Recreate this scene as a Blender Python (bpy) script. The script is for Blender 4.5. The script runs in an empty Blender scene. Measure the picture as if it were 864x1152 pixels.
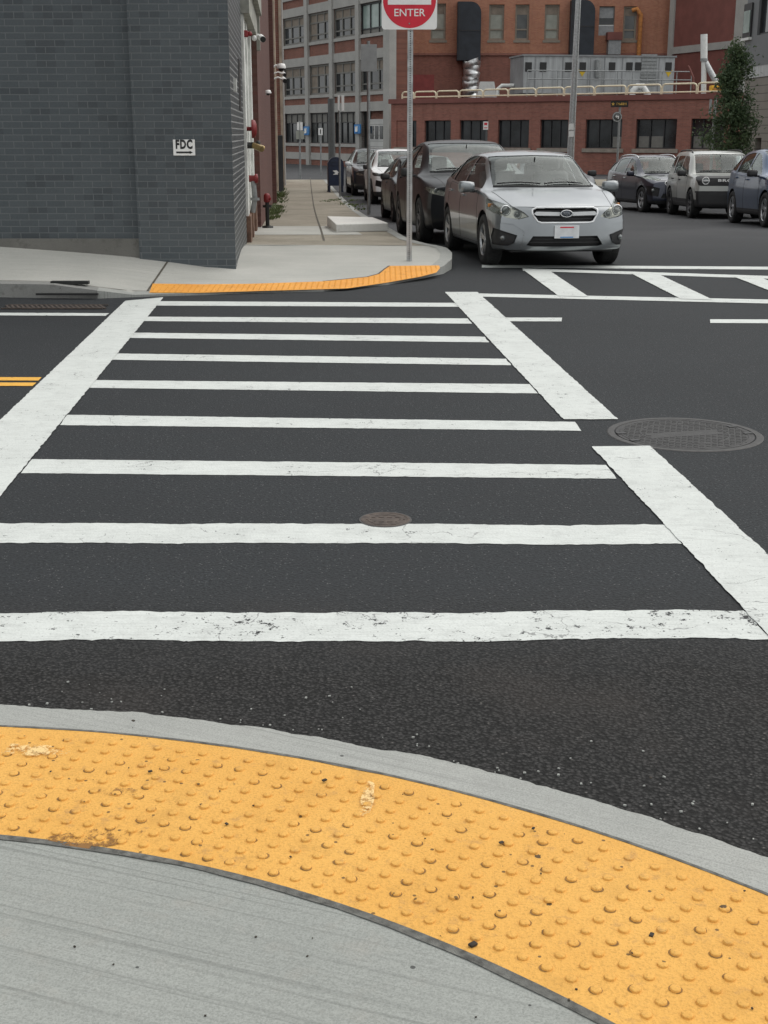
import bpy, bmesh, math, random
from mathutils import Vector, Matrix, noise
from mathutils.bvhtree import BVHTree
from mathutils.geometry import delaunay_2d_cdt
random.seed(11)
PI = math.pi
scene = bpy.context.scene
COL = scene.collection

# ------------------------------------------------------------------ camera
F = 1455.0; PITCH = math.atan(426 / 1455); EYE = 1.6
cp, sp = math.cos(PITCH), math.sin(PITCH)
cam_d = bpy.data.cameras.new('camera'); cam = bpy.data.objects.new('camera', cam_d)
COL.objects.link(cam)
cam.location = (0, 0, EYE); cam.rotation_euler = (PI / 2 - PITCH, 0, 0)
cam_d.sensor_fit = 'VERTICAL'; cam_d.sensor_height = 36; cam_d.lens = F / 1152 * 36
cam_d.clip_end = 3000
scene.camera = cam

# helpers to turn measurements of the photograph into places in the street
def ray(u, v):
    a = (u - 432) / F; b = -(v - 576) / F
    return Vector((a, cp + b * sp, -sp + b * cp))
def hit_z(u, v, z=0.0):
    d = ray(u, v); t = (z - EYE) / d.z
    return Vector((d.x * t, d.y * t, z))
def hit_ground(u, v, zf):
    d = ray(u, v); t = 1.0; last = 1.0
    while t < 250:
        if EYE + d.z * t < zf(d.x * t, d.y * t): break
        last = t; t += .1
    lo, hi = last, t
    for _ in range(30):
        m = (lo + hi) / 2
        if EYE + d.z * m < zf(d.x * m, d.y * m): hi = m
        else: lo = m
    return Vector((d.x * hi, d.y * hi, zf(d.x * hi, d.y * hi)))
def hit_y(u, v, y):
    d = ray(u, v); t = y / d.y
    return Vector((d.x * t, y, EYE + d.z * t))
def hit_wall(u, v, A, ang):
    """(distance along the wall, height) where the ray meets the upright plane through A"""
    d = ray(u, v); n = Vector((-math.sin(ang), math.cos(ang)))
    t = (A[0] * n.x + A[1] * n.y) / (d.x * n.x + d.y * n.y)
    p = d * t
    return ((p.x - A[0]) * math.cos(ang) + (p.y - A[1]) * math.sin(ang), EYE + p.z)

def pchip(pts):
    xs = [p[0] for p in pts]; ys = [p[1] for p in pts]; n = len(xs)
    h = [xs[i+1] - xs[i] for i in range(n-1)]; dl = [(ys[i+1] - ys[i]) / h[i] for i in range(n-1)]
    m = [0.0] * n; m[0] = dl[0]; m[-1] = dl[-1]
    for i in range(1, n-1):
        if dl[i-1] * dl[i] > 0:
            w1 = 2*h[i] + h[i-1]; w2 = h[i] + 2*h[i-1]
            m[i] = (w1 + w2) / (w1 / dl[i-1] + w2 / dl[i])
    def f(x):
        if x <= xs[0]: return ys[0]
        if x >= xs[-1]: return ys[-1]
        i = 0
        while x > xs[i+1]: i += 1
        t = (x - xs[i]) / h[i]
        return ((2*t**3 - 3*t*t + 1) * ys[i] + (t**3 - 2*t*t + t) * h[i] * m[i]
                + (-2*t**3 + 3*t*t) * ys[i+1] + (t**3 - t*t) * h[i] * m[i+1])
    return f
def sstep(a, b, x):
    t = max(0, min(1, (x - a) / (b - a))); return t*t*(3 - 2*t)

_gz = pchip([(-50, 0), (15.5, 0), (18, -.025), (22, -.10), (30, -.34), (37, -.50), (47, -.61), (60, -.66), (400, -.66)])
def gz(x, y): return _gz(y)
AX = 0.0702                     # the street drifts this far left per metre
def line1(y): return -1.70 - AX * (y - 15.05)      # house line on the left
def kerbx(y): return 0.56 - AX * (y - 17.0)        # kerb on the left

# ------------------------------------------------------------------ objects
def setp(o, label=None, cat=None, group=None, kind=None):
    if label: o['label'] = label
    if cat: o['category'] = cat
    if group: o['group'] = group
    if kind: o['kind'] = kind
    return o
def thing(name, loc, label, cat, group=None, rz=0.0, rx=0.0):
    o = bpy.data.objects.new(name, None); COL.objects.link(o)
    o.location = loc; o.rotation_euler = (rx, 0, rz); o.empty_display_size = .2
    return setp(o, label, cat, group)
def wmat(o):
    m = Matrix.Identity(4)
    while o is not None:
        m = o.matrix_basis @ m; o = o.parent
    return m

class MB:
    def __init__(self): self.v = []; self.f = []; self.m = []; self.s = []
    def add(self, vs, fs, mi=0, smooth=False, M=None):
        b = len(self.v)
        for p in vs:
            p = Vector(p); self.v.append(M @ p if M is not None else p)
        for f in fs:
            self.f.append([b + i for i in f]); self.m.append(mi); self.s.append(smooth)
    def box(self, c, s, mi=0, M=None, bev=0.0, rz=0.0):
        x, y, z = s[0]/2, s[1]/2, s[2]/2
        if bev <= 0:
            vs = [(sx*x, sy*y, sz*z) for sz in (-1, 1) for sy in (-1, 1) for sx in (-1, 1)]
            fs = [(0,2,3,1), (4,5,7,6), (0,1,5,4), (2,6,7,3), (0,4,6,2), (1,3,7,5)]
            sm = False
        else:
            bm = bmesh.new(); bmesh.ops.create_cube(bm, size=1)
            for v in bm.verts: v.co = Vector((v.co.x*s[0], v.co.y*s[1], v.co.z*s[2]))
            bmesh.ops.bevel(bm, geom=bm.edges[:], offset=bev, segments=2, affect='EDGES', profile=.5)
            bm.verts.index_update()
            vs = [v.co.copy() for v in bm.verts]; fs = [[v.index for v in f.verts] for f in bm.faces]
            bm.free(); sm = False
        T = Matrix.Translation(c) @ Matrix.Rotation(rz, 4, 'Z')
        self.add(vs, fs, mi, sm, (M @ T) if M is not None else T)
    def bx(self, x0, x1, y0, y1, z0, z1, mi=0):
        self.box(((x0+x1)/2, (y0+y1)/2, (z0+z1)/2), (abs(x1-x0), abs(y1-y0), abs(z1-z0)), mi)
    def tube(self, pts, r, seg=8, mi=0, caps=True, smooth=True, M=None):
        pts = [Vector(p) for p in pts]; n = len(pts)
        rs = r if isinstance(r, (list, tuple)) else [r] * n
        vs = []; fs = []
        d0 = (pts[1] - pts[0]).normalized()
        up = Vector((0, 0, 1)) if abs(d0.z) < .9 else Vector((1, 0, 0))
        a = d0.cross(up).normalized()
        for i, p in enumerate(pts):
            if i == 0: d = d0
            elif i == n-1: d = (pts[-1] - pts[-2]).normalized()
            else: d = ((pts[i+1] - p).normalized() + (p - pts[i-1]).normalized()).normalized()
            a = (a - d * a.dot(d)).normalized(); b = d.cross(a)
            for k in range(seg):
                t = 2*PI*k/seg; vs.append(p + (a*math.cos(t) + b*math.sin(t)) * rs[i])
        for i in range(n-1):
            for k in range(seg):
                k2 = (k+1) % seg; fs.append((i*seg+k, i*seg+k2, (i+1)*seg+k2, (i+1)*seg+k))
        self.add(vs, fs, mi, smooth, M)
        if caps:
            self.add(vs[:seg], [list(range(seg))[::-1]], mi, False, M)
            self.add(vs[-seg:], [list(range(seg))], mi, False, M)
    def lathe(self, prof, seg=24, mi=0, M=None, smooth=True, caps=False):
        """prof: (radius, height) pairs round local z"""
        vs = []; fs = []; n = len(prof)
        for r, z in prof:
            for k in range(seg):
                t = 2*PI*k/seg; vs.append((r*math.cos(t), r*math.sin(t), z))
        for i in range(n-1):
            for k in range(seg):
                k2 = (k+1) % seg; fs.append((i*seg+k, i*seg+k2, (i+1)*seg+k2, (i+1)*seg+k))
        self.add(vs, fs, mi, smooth, M)
        if caps and prof[0][0] > 1e-4: self.add(vs[:seg], [list(range(seg))[::-1]], mi, False, M)
        if caps and prof[-1][0] > 1e-4: self.add(vs[-seg:], [list(range(seg))], mi, False, M)
    def sphere(self, c, r, seg=12, rings=8, mi=0, M=None):
        prof = [(max(1e-5, math.sin(PI*i/rings)), -math.cos(PI*i/rings)) for i in range(rings+1)]
        r = Vector(r) if not isinstance(r, (int, float)) else Vector((r, r, r))
        T = Matrix.Translation(c) @ Matrix.Diagonal((r.x, r.y, r.z, 1))
        self.lathe(prof, seg, mi, (M @ T) if M is not None else T)
    def prism(self, poly, d0, d1, axis='y', mi=0, M=None):
        """2D outline pushed along an axis; poly in (x,z) for y, (y,z) for x, (x,y) for z"""
        def P(a, b, d):
            return {'y': (a, d, b), 'x': (d, a, b), 'z': (a, b, d)}[axis]
        n = len(poly)
        ar = sum(poly[i][0]*poly[(i+1)%n][1] - poly[(i+1)%n][0]*poly[i][1] for i in range(n))
        if ar < 0: poly = poly[::-1]
        vs = [P(a, b, d0) for a, b in poly] + [P(a, b, d1) for a, b in poly]
        fs = [list(range(n)), list(range(2*n-1, n-1, -1))]
        for i in range(n):
            j = (i+1) % n; fs.append((i, n+i, n+j, j))
        if axis == 'z' : fs = [f[::-1] for f in fs]
        if axis == 'x' : fs = [f[::-1] for f in fs]
        self.add(vs, fs, mi, False, M)
    def build(self, name, mats, parent=None, world=False, shape_sharp=None):
        if not isinstance(mats, (list, tuple)): mats = [mats]
        me = bpy.data.meshes.new(name)
        vs = self.v
        if world and parent is not None:
            W = wmat(parent).inverted(); vs = [W @ Vector(p) for p in vs]
        me.from_pydata([tuple(p) for p in vs], [], self.f)
        for m in mats: me.materials.append(m)
        me.polygons.foreach_set('material_index', self.m)
        me.polygons.foreach_set('use_smooth', self.s)
        me.update(); me.validate()
        o = bpy.data.objects.new(name, me); COL.objects.link(o)
        if parent is not None: o.parent = parent
        return o

_fc = {}
def text_faces(s, size, align='CENTER', bold=0.0, gap=1.0):
    cu = bpy.data.curves.new('t', 'FONT'); cu.body = s; cu.size = size; cu.align_x = align; cu.align_y = 'CENTER'
    cu.offset = bold; cu.space_character = gap; cu.resolution_u = 4
    ob = bpy.data.objects.new('t', cu); COL.objects.link(ob)
    dg = bpy.context.evaluated_depsgraph_get(); dg.update()
    me = ob.evaluated_get(dg).to_mesh()
    vs = [v.co.copy() for v in me.vertices]; fs = [list(p.vertices) for p in me.polygons]
    ob.evaluated_get(dg).to_mesh_clear()
    bpy.data.objects.remove(ob); bpy.data.curves.remove(cu)
    return vs, fs
UPRIGHT = Matrix.Rotation(PI/2, 4, 'X')     # flat lettering stood up, read from -y

def cdt_sheet(outline, step, zf, extra=None):
    """fills a 2D outline with a grid of points and lifts it on zf -> verts, faces"""
    n = len(outline); pts = [Vector(p[:2]) for p in outline]
    edges = [(i, (i+1) % n) for i in range(n)]
    xs = [p.x for p in pts]; ys = [p.y for p in pts]
    def inside(x, y):
        c = False; j = n-1
        for i in range(n):
            if (pts[i].y > y) != (pts[j].y > y) and x < (pts[j].x-pts[i].x)*(y-pts[i].y)/(pts[j].y-pts[i].y)+pts[i].x: c = not c
            j = i
        return c
    x = min(xs) + step*.5
    while x < max(xs):
        y = min(ys) + step*.5
        while y < max(ys):
            if inside(x, y): pts.append(Vector((x + random.uniform(-.1,.1)*step, y + random.uniform(-.1,.1)*step)))
            y += step
        x += step
    vs, es, fs, *_ = delaunay_2d_cdt(pts, edges, [], 1, 1e-5)
    out = [(v.x, v.y, zf(v.x, v.y)) for v in vs]
    faces = []
    for f in fs:
        a, b, c = [vs[i] for i in f[:3]]
        cr = (b.x-a.x)*(c.y-a.y) - (b.y-a.y)*(c.x-a.x)
        faces.append(list(f) if cr > 0 else list(f)[::-1])
    return out, faces

def in_poly(poly, x, y):
    c = False; n = len(poly); j = n-1
    for i in range(n):
        if (poly[i][1] > y) != (poly[j][1] > y) and x < (poly[j][0]-poly[i][0])*(y-poly[i][1])/(poly[j][1]-poly[i][1])+poly[i][0]: c = not c
        j = i
    return c

def wall_holes(mb, x0, x1, z0, z1, holes, y=0.0, depth=.25, mi=0, mi_rev=None):
    """upright wall in local x,z facing -y, with real openings and reveals"""
    if mi_rev is None: mi_rev = mi
    xs = sorted({x0, x1, *[min(max(h[0], x0), x1) for h in holes], *[min(max(h[1], x0), x1) for h in holes]})
    zs = sorted({z0, z1, *[min(max(h[2], z0), z1) for h in holes], *[min(max(h[3], z0), z1) for h in holes]})
    for a, b in zip(xs, xs[1:]):
        for c, d in zip(zs, zs[1:]):
            mx, mz = (a+b)/2, (c+d)/2
            if any(h[0] < mx < h[1] and h[2] < mz < h[3] for h in holes): continue
            mb.add([(a,y,c), (b,y,c), (b,y,d), (a,y,d)], [(0,1,2,3)], mi)
    for a, b, c, d in holes:
        e = y + depth
        mb.add([(a,y,c),(a,e,c),(a,e,d),(a,y,d)], [(0,1,2,3)], mi_rev)
        mb.add([(b,y,c),(b,y,d),(b,e,d),(b,e,c)], [(0,1,2,3)], mi_rev)
        mb.add([(a,y,d),(a,e,d),(b,e,d),(b,y,d)], [(0,1,2,3)], mi_rev)
        mb.add([(a,y,c),(b,y,c),(b,e,c),(a,e,c)], [(0,1,2,3)], mi_rev)
# ------------------------------------------------------------------ materials
class NT:
    def __init__(s, name):
        s.m = bpy.data.materials.new(name); s.m.use_nodes = True
        s.t = s.m.node_tree; s.t.nodes.clear()
        s.out = s.n('ShaderNodeOutputMaterial')
    def n(s, typ, **kw):
        nd = s.t.nodes.new(typ)
        for k, v in kw.items(): setattr(nd, k, v)
        return nd
    def l(s, a, b): s.t.links.new(a, b)
    def put(s, sock, val):
        if hasattr(val, 'is_output') or isinstance(val, bpy.types.NodeSocket): s.l(val, sock)
        else: sock.default_value = val
    def coord(s): return s.n('ShaderNodeTexCoord').outputs['Object']
    def geo(s): return s.n('ShaderNodeNewGeometry').outputs['Position']
    def xyz(s, v):
        q = s.n('ShaderNodeSeparateXYZ'); s.l(v, q.inputs[0]); return q.outputs
    def comb(s, x, y, z=0.0):
        q = s.n('ShaderNodeCombineXYZ')
        for i, a in enumerate((x, y, z)): s.put(q.inputs[i], a)
        return q.outputs[0]
    def mapping(s, v, scale=(1,1,1), rot=(0,0,0), loc=(0,0,0)):
        q = s.n('ShaderNodeMapping'); s.l(v, q.inputs[0])
        q.inputs['Scale'].default_value = scale; q.inputs['Rotation'].default_value = rot; q.inputs['Location'].default_value = loc
        return q.outputs[0]
    def noise(s, v, scale, detail=3, rough=.55, dist=0.0):
        q = s.n('ShaderNodeTexNoise'); s.l(v, q.inputs['Vector'])
        q.inputs['Scale'].default_value = scale; q.inputs['Detail'].default_value = detail
        q.inputs['Roughness'].default_value = rough; q.inputs['Distortion'].default_value = dist
        return q.outputs['Fac']
    def voro(s, v, scale, feature='F1', out='Distance', rand=1.0):
        q = s.n('ShaderNodeTexVoronoi', feature=feature); s.l(v, q.inputs['Vector'])
        q.inputs['Scale'].default_value = scale; q.inputs['Randomness'].default_value = rand
        return q.outputs[out]
    def ramp(s, fac, stops, interp='LINEAR'):
        q = s.n('ShaderNodeValToRGB'); s.l(fac, q.inputs[0]); cr = q.color_ramp; cr.interpolation = interp
        while len(cr.elements) < len(stops): cr.elements.new(.5)
        for e, (p, c) in zip(cr.elements, stops):
            e.position = p; e.color = (*c, 1) if len(c) == 3 else c
        return q.outputs[0]
    def step(s, fac, a, b):
        q = s.n('ShaderNodeMapRange'); s.put(q.inputs['Value'], fac)
        q.inputs['From Min'].default_value = a; q.inputs['From Max'].default_value = b
        return q.outputs[0]
    def math(s, op, a, b=0.0):
        q = s.n('ShaderNodeMath', operation=op); s.put(q.inputs[0], a); s.put(q.inputs[1], b); return q.outputs[0]
    def mix(s, fac, a, b, mode='MIX'):
        q = s.n('ShaderNodeMix', data_type='RGBA', blend_type=mode)
        s.put(q.inputs[0], fac)
        for i, x in ((6, a), (7, b)):
            if isinstance(x, tuple) and len(x) == 3: x = (*x, 1)
            s.put(q.inputs[i], x)
        return q.outputs[2]
    def bump(s, h, strength=.3, dist=.01, normal=None):
        q = s.n('ShaderNodeBump'); s.l(h, q.inputs['Height'])
        q.inputs['Strength'].default_value = strength; q.inputs['Distance'].default_value = dist
        if normal is not None: s.l(normal, q.inputs['Normal'])
        return q.outputs[0]
    def pbr(s, color, rough=.7, metal=0.0, spec=.5, normal=None, coat=0.0, coat_r=.05, alpha=None, emit=None):
        p = s.n('ShaderNodeBsdfPrincipled')
        if isinstance(color, tuple) and len(color) == 3: color = (*color, 1)
        s.put(p.inputs['Base Color'], color); s.put(p.inputs['Roughness'], rough); s.put(p.inputs['Metallic'], metal)
        p.inputs['Specular IOR Level'].default_value = spec
        p.inputs['Coat Weight'].default_value = coat; p.inputs['Coat Roughness'].default_value = coat_r
        if normal is not None: s.l(normal, p.inputs['Normal'])
        if alpha is not None: s.put(p.inputs['Alpha'], alpha)
        return p.outputs[0]
    def done(s, sh): s.l(sh, s.out.inputs[0]); return s.m

def plain(name, c, rough=.6, metal=0.0, spec=.5, var=.12, scale=6.0, coat=0.0, bump=0.0):
    t = NT(name); v = t.coord(); f = t.noise(v, scale, 4)
    lo = tuple(x*(1-var) for x in c); hi = tuple(min(1, x*(1+var)) for x in c)
    nrm = t.bump(t.noise(v, scale*8, 2), bump, .01) if bump else None
    return t.done(t.pbr(t.ramp(f, [(.3, lo), (.7, hi)]), rough, metal, spec, nrm, coat))

def asphalt_color(t, pos):
    f1 = t.noise(pos, .5, 4); f2 = t.noise(pos, 6, 4); f3 = t.noise(pos, 75, 4, .8)
    v1 = t.voro(pos, 115, out='Color'); g = t.xyz(v1)[0]
    c = t.ramp(f3, [(.36, (.010, .0114, .0126)), (.66, (.046, .0508, .0550))])
    c = t.mix(t.step(f1, .3, .7), c, t.mix(.5, c, (.019, .0208, .0225)))
    c = t.mix(t.math('MULTIPLY', t.step(f2, .45, .75), .28), c, (.028, .028, .030))
    agg = t.math('MULTIPLY', t.math('GREATER_THAN', g, .955), t.math('LESS_THAN', t.math('ADD', t.voro(pos, 115), t.math('MULTIPLY', f3, .5)), .62))
    c = t.mix(t.math('MULTIPLY', agg, .62), c, (.16, .16, .16))
    y = t.xyz(pos)[1]
    # the unrolled strip by the near kerb is darker and coarser, tan grit lies on it
    edge = t.math('ADD', y, t.math('MULTIPLY', f2, .5))
    near = t.math('SUBTRACT', 1.0, t.step(edge, 3.9, 4.8))
    c2 = t.ramp(t.math('ADD', t.math('MULTIPLY', t.noise(pos, 70, 4, .8), .7), t.math('MULTIPLY', t.voro(pos, 88), .42)), [(.36, (.058, .0565, .055)), (.50, (.033, .0322, .0315)), (.62, (.012, .0118, .0115))])
    grit = t.math('MULTIPLY', t.math('MULTIPLY', t.math('GREATER_THAN', t.xyz(t.voro(pos, 88, out='Color'))[0], .972), t.math('LESS_THAN', t.voro(pos, 88), .28)), .38)
    c2 = t.mix(grit, c2, (.20, .185, .17))
    c2 = t.mix(t.math('MULTIPLY', t.step(t.noise(pos, 1.6, 3), .5, .75), .4), c2, (.055, .047, .042))
    c = t.mix(near, c, c2)
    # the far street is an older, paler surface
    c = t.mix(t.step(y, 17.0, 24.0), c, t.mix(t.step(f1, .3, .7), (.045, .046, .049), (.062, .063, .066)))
    return c, f3, near
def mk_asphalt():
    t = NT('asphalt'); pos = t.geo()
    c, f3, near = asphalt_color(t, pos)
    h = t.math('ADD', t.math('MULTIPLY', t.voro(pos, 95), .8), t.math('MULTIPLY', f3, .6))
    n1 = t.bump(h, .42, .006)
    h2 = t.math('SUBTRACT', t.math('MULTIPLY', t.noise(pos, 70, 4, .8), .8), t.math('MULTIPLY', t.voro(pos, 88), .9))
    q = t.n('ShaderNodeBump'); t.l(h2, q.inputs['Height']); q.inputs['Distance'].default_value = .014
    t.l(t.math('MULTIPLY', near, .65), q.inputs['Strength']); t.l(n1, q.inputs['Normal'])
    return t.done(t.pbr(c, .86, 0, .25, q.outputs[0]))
def mk_paint(name, col, wear, dirt=.5):
    t = NT(name); pos = t.geo()
    ac, f3, near = asphalt_color(t, pos)
    f = t.noise(pos, 3.0, 5); g = t.noise(pos, 120, 3, .7); h = t.noise(pos, 22, 4, .65)
    c = t.mix(t.math('MULTIPLY', t.step(f, .35, .8), dirt), col, tuple(x*.66 for x in col))
    c = t.mix(t.math('MULTIPLY', t.step(g, .50, .70), .38), c, tuple(x*.50 for x in col))
    c = t.mix(t.math('MULTIPLY', t.step(t.noise(pos, 9, 5, .7), .50, .70), .42), c, tuple(x*.62 for x in col))
    # roller streaks across the lane
    st = t.noise(t.mapping(pos, (2.5, 26, 1)), 3.0, 3)
    c = t.mix(t.math('MULTIPLY', t.step(st, .48, .70), .40), c, tuple(x*.62 for x in col))
    wob = t.n('ShaderNodeTexNoise'); t.l(pos, wob.inputs['Vector']); wob.inputs['Scale'].default_value = 3.5; wob.inputs['Detail'].default_value = 5
    va = t.n('ShaderNodeVectorMath', operation='MULTIPLY_ADD'); t.l(wob.outputs['Color'], va.inputs[0]); va.inputs[1].default_value = (.55, .55, .55); t.l(pos, va.inputs[2])
    cr = t.voro(va.outputs[0], .95, 'DISTANCE_TO_EDGE')
    crack = t.math('MULTIPLY', t.math('LESS_THAN', t.math('ADD', cr, t.math('MULTIPLY', h, .012)), .0085), t.math('GREATER_THAN', f, .50))
    c = t.mix(t.math('MULTIPLY', crack, .6), c, (.10, .10, .10))
    chip = t.math('GREATER_THAN', t.math('ADD', t.math('MULTIPLY', h, .55), t.math('ADD', t.math('MULTIPLY', g, .35), t.math('MULTIPLY', f, .25))), wear)
    c = t.mix(chip, c, ac)
    n = t.bump(t.math('ADD', t.voro(pos, 95), f3), .25, .005)
    return t.done(t.pbr(c, .72, 0, .35, n))
def mk_concrete(name, c0, c1, broom=None, stain=(.2, .19, .17), st=.3, joint=None):
    t = NT(name); pos = t.geo()
    f = t.noise(pos, 1.3, 5); g = t.noise(pos, 230, 3, .75); k = t.noise(pos, 14, 4)
    c = t.mix(t.step(f, .3, .7), c0, c1)
    c = t.mix(t.math('MULTIPLY', t.step(g, .46, .68), .55), c, tuple(x*.50 for x in c0))
    c = t.mix(t.math('MULTIPLY', t.step(g, .52, .30), .25), c, tuple(min(1, x*1.35) for x in c1))
    c = t.mix(t.math('MULTIPLY', t.step(k, .55, .8), st), c, stain)
    h = g
    if broom is not None:
        rp = t.mapping(pos, (1, 1, 1), (0, 0, broom)); b = t.mapping(rp, (1.2, 85, 1)); w = t.noise(b, 1.0, 4, .6)
        line = t.noise(t.mapping(rp, (.32, 75, 1), (0, 0, 0), (3, 7, 0)), 1.0, 2)
        c = t.mix(t.math('MULTIPLY', t.step(w, .45, .7), .28), c, tuple(x*.6 for x in c0))
        c = t.mix(t.math('MULTIPLY', t.step(line, .60, .68), .34), c, tuple(x*.42 for x in c0))
        h = t.math('ADD', t.math('MULTIPLY', w, 1.2), t.math('MULTIPLY', g, .4))
    sp_ = t.math('GREATER_THAN', t.xyz(t.voro(pos, 26, out='Color'))[1], .985)
    c = t.mix(t.math('MULTIPLY', sp_, t.math('MULTIPLY', t.math('LESS_THAN', t.voro(pos, 26), .16), .8)), c, (.03, .03, .03))
    return t.done(t.pbr(c, .85, 0, .3, t.bump(h, .35, .004)))
def mk_tactile(name, col, deep):   # scuffed polymer
    t = NT(name); pos = t.geo()
    f = t.noise(pos, 3.2, 5); g = t.noise(pos, 140, 3, .7); h = t.noise(pos, 19, 5, .7)
    c = t.mix(t.step(f, .3, .7), col, deep)
    c = t.mix(t.math('MULTIPLY', t.step(g, .5, .68), .5), c, tuple(x*.58 for x in deep))
    c = t.mix(t.math('MULTIPLY', t.step(h, .57, .70), .5), c, (.36, .20, .08))
    c = t.mix(t.math('MULTIPLY', t.step(t.noise(pos, 7, 5, .7), .55, .7), .35), c, tuple(x*.62 for x in deep))
    spot = t.math('MULTIPLY', t.math('GREATER_THAN', t.xyz(t.voro(pos, 11, out='Color'))[0], .80), t.math('LESS_THAN', t.math('ADD', t.voro(pos, 11), t.math('MULTIPLY', g, .15)), .16))
    c = t.mix(t.math('MULTIPLY', spot, .9), c, (.035, .028, .02))
    spk = t.math('MULTIPLY', t.math('GREATER_THAN', t.xyz(t.voro(pos, 45, out='Color'))[0], .93), t.math('LESS_THAN', t.voro(pos, 45), .2))
    c = t.mix(t.math('MULTIPLY', spk, .8), c, (.06, .04, .02))
    return t.done(t.pbr(c, .72, 0, .35, t.bump(t.math('ADD', g, t.math('MULTIPLY', t.noise(pos, 45, 3), .7)), .8, .005)))
def mk_brick(name, c1, c2, mort, bw=.215, bh=.072, axes='xz', ms=.009, bump=.6, rough=.75, grime=.25, dark=.5, spec=.35, streak=True, odd=None):
    t = NT(name); o = t.xyz(t.coord())
    a = o[0] if axes[0] == 'x' else o[1]
    v = t.comb(a, o[2])
    b = t.n('ShaderNodeTexBrick'); t.l(v, b.inputs['Vector'])
    b.inputs['Scale'].default_value = 1; b.inputs['Brick Width'].default_value = bw; b.inputs['Row Height'].default_value = bh
    b.inputs['Mortar Size'].default_value = ms; b.inputs['Mortar Smooth'].default_value = .15; b.inputs['Bias'].default_value = 0
    b.inputs['Color1'].default_value = (*c1, 1); b.inputs['Color2'].default_value = (*c2, 1); b.inputs['Mortar'].default_value = (*mort, 1)
    c = b.outputs['Color']; fac = b.outputs['Fac']
    obj = t.coord()
    f = t.noise(obj, .55, 5); g = t.noise(obj, 45, 3); k = t.noise(t.mapping(obj, (2.2, 2.2, .25)), 1.2, 4)
    if odd:   # single odd bricks of a third shade, picked per brick
        row = t.math('FLOOR', t.math('DIVIDE', o[2], bh)); par = t.math('MODULO', t.math('ABSOLUTE', row), 2.0)
        cell = t.comb(t.math('FLOOR', t.math('ADD', t.math('DIVIDE', a, bw), t.math('MULTIPLY', par, .5))), row)
        wn = t.n('ShaderNodeTexWhiteNoise', noise_dimensions='2D'); t.l(cell, wn.inputs[0])
        msk = t.math('MULTIPLY', t.math('GREATER_THAN', wn.outputs[0], .84), t.math('SUBTRACT', 1.0, fac))
        c = t.mix(t.math('MULTIPLY', msk, .42), c, odd)
    c = t.mix(t.math('MULTIPLY', t.step(g, .35, .75), .35), c, t.mix(1.0, c, (.62, .62, .62), 'MULTIPLY'))
    c = t.mix(t.math('MULTIPLY', t.step(f, .42, .75), grime), c, t.mix(1.0, c, (dark, dark, dark), 'MULTIPLY'))
    if streak: c = t.mix(t.math('MULTIPLY', t.step(k, .5, .72), grime*.9), c, t.mix(1.0, c, (dark, dark*.97, dark*.92), 'MULTIPLY'))
    h = t.math('ADD', t.math('MULTIPLY', fac, -1.0), t.math('MULTIPLY', g, .25))
    return t.done(t.pbr(c, rough, 0, spec, t.bump(h, bump, .008)))
def mk_paintcar(name, col, metal=.5, rough=.32, inside=(.10, .10, .10), coat=.7, spec=.5):
    t = NT(name); v = t.coord()
    f = t.noise(v, 1.8, 4); g = t.noise(v, 600, 1)
    c = t.mix(t.step(f, .3, .75), col, tuple(x*.86 for x in col))
    dust = t.math('MULTIPLY', t.math('SUBTRACT', 1.0, t.step(t.xyz(v)[2], .15, .6)), t.math('MULTIPLY', t.step(f, .35, .75), .14))
    c = t.mix(dust, c, (.11, .10, .09))
    r = t.math('ADD', rough, t.math('MULTIPLY', f, .12))
    outer = t.pbr(c, r, metal, spec, t.bump(g, .03, .001), coat, .06)
    inner = t.pbr(inside, .9)
    mx = t.n('ShaderNodeMixShader'); bf = t.n('ShaderNodeNewGeometry').outputs['Backfacing']
    t.l(bf, mx.inputs[0]); t.l(outer, mx.inputs[1]); t.l(inner, mx.inputs[2])
    return t.done(mx.outputs[0])
def mk_glass(name, tint=(.84, .89, .87), rough=.03, film=.035):
    """car glass: the tinted pane lets the cabin show and mirrors what lies round it, with a film of dust"""
    t = NT(name); v = t.coord()
    tr = t.n('ShaderNodeBsdfTransparent'); tr.inputs[0].default_value = (*tint, 1)
    gl = t.n('ShaderNodeBsdfGlossy'); gl.inputs['Roughness'].default_value = rough; gl.inputs[0].default_value = (.92, .97, .95, 1)
    fr = t.n('ShaderNodeFresnel'); fr.inputs['IOR'].default_value = 1.5
    m1 = t.n('ShaderNodeMixShader'); t.l(fr.outputs[0], m1.inputs[0]); t.l(tr.outputs[0], m1.inputs[1]); t.l(gl.outputs[0], m1.inputs[2])
    df = t.n('ShaderNodeBsdfDiffuse'); df.inputs[0].default_value = (.40, .43, .42, 1)
    m2 = t.n('ShaderNodeMixShader'); t.l(t.math('MULTIPLY', t.step(t.noise(v, 2.5, 4), .2, .8), film), m2.inputs[0])
    t.l(m1.outputs[0], m2.inputs[1]); t.l(df.outputs[0], m2.inputs[2])
    return t.done(m2.outputs[0])
def mk_patch(name, col, thr=.5, scale=9):
    t = NT(name); pos = t.geo()
    f = t.noise(pos, scale, 5, .7); g = t.noise(pos, scale*9, 3, .7)
    q = t.coord(); o = t.xyz(q)
    a = t.step(t.math('ADD', t.math('MULTIPLY', f, .7), t.math('MULTIPLY', g, .3)), thr, thr + .07)
    return t.done(t.pbr(col, .85, 0, .2, None, alpha=a))
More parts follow.
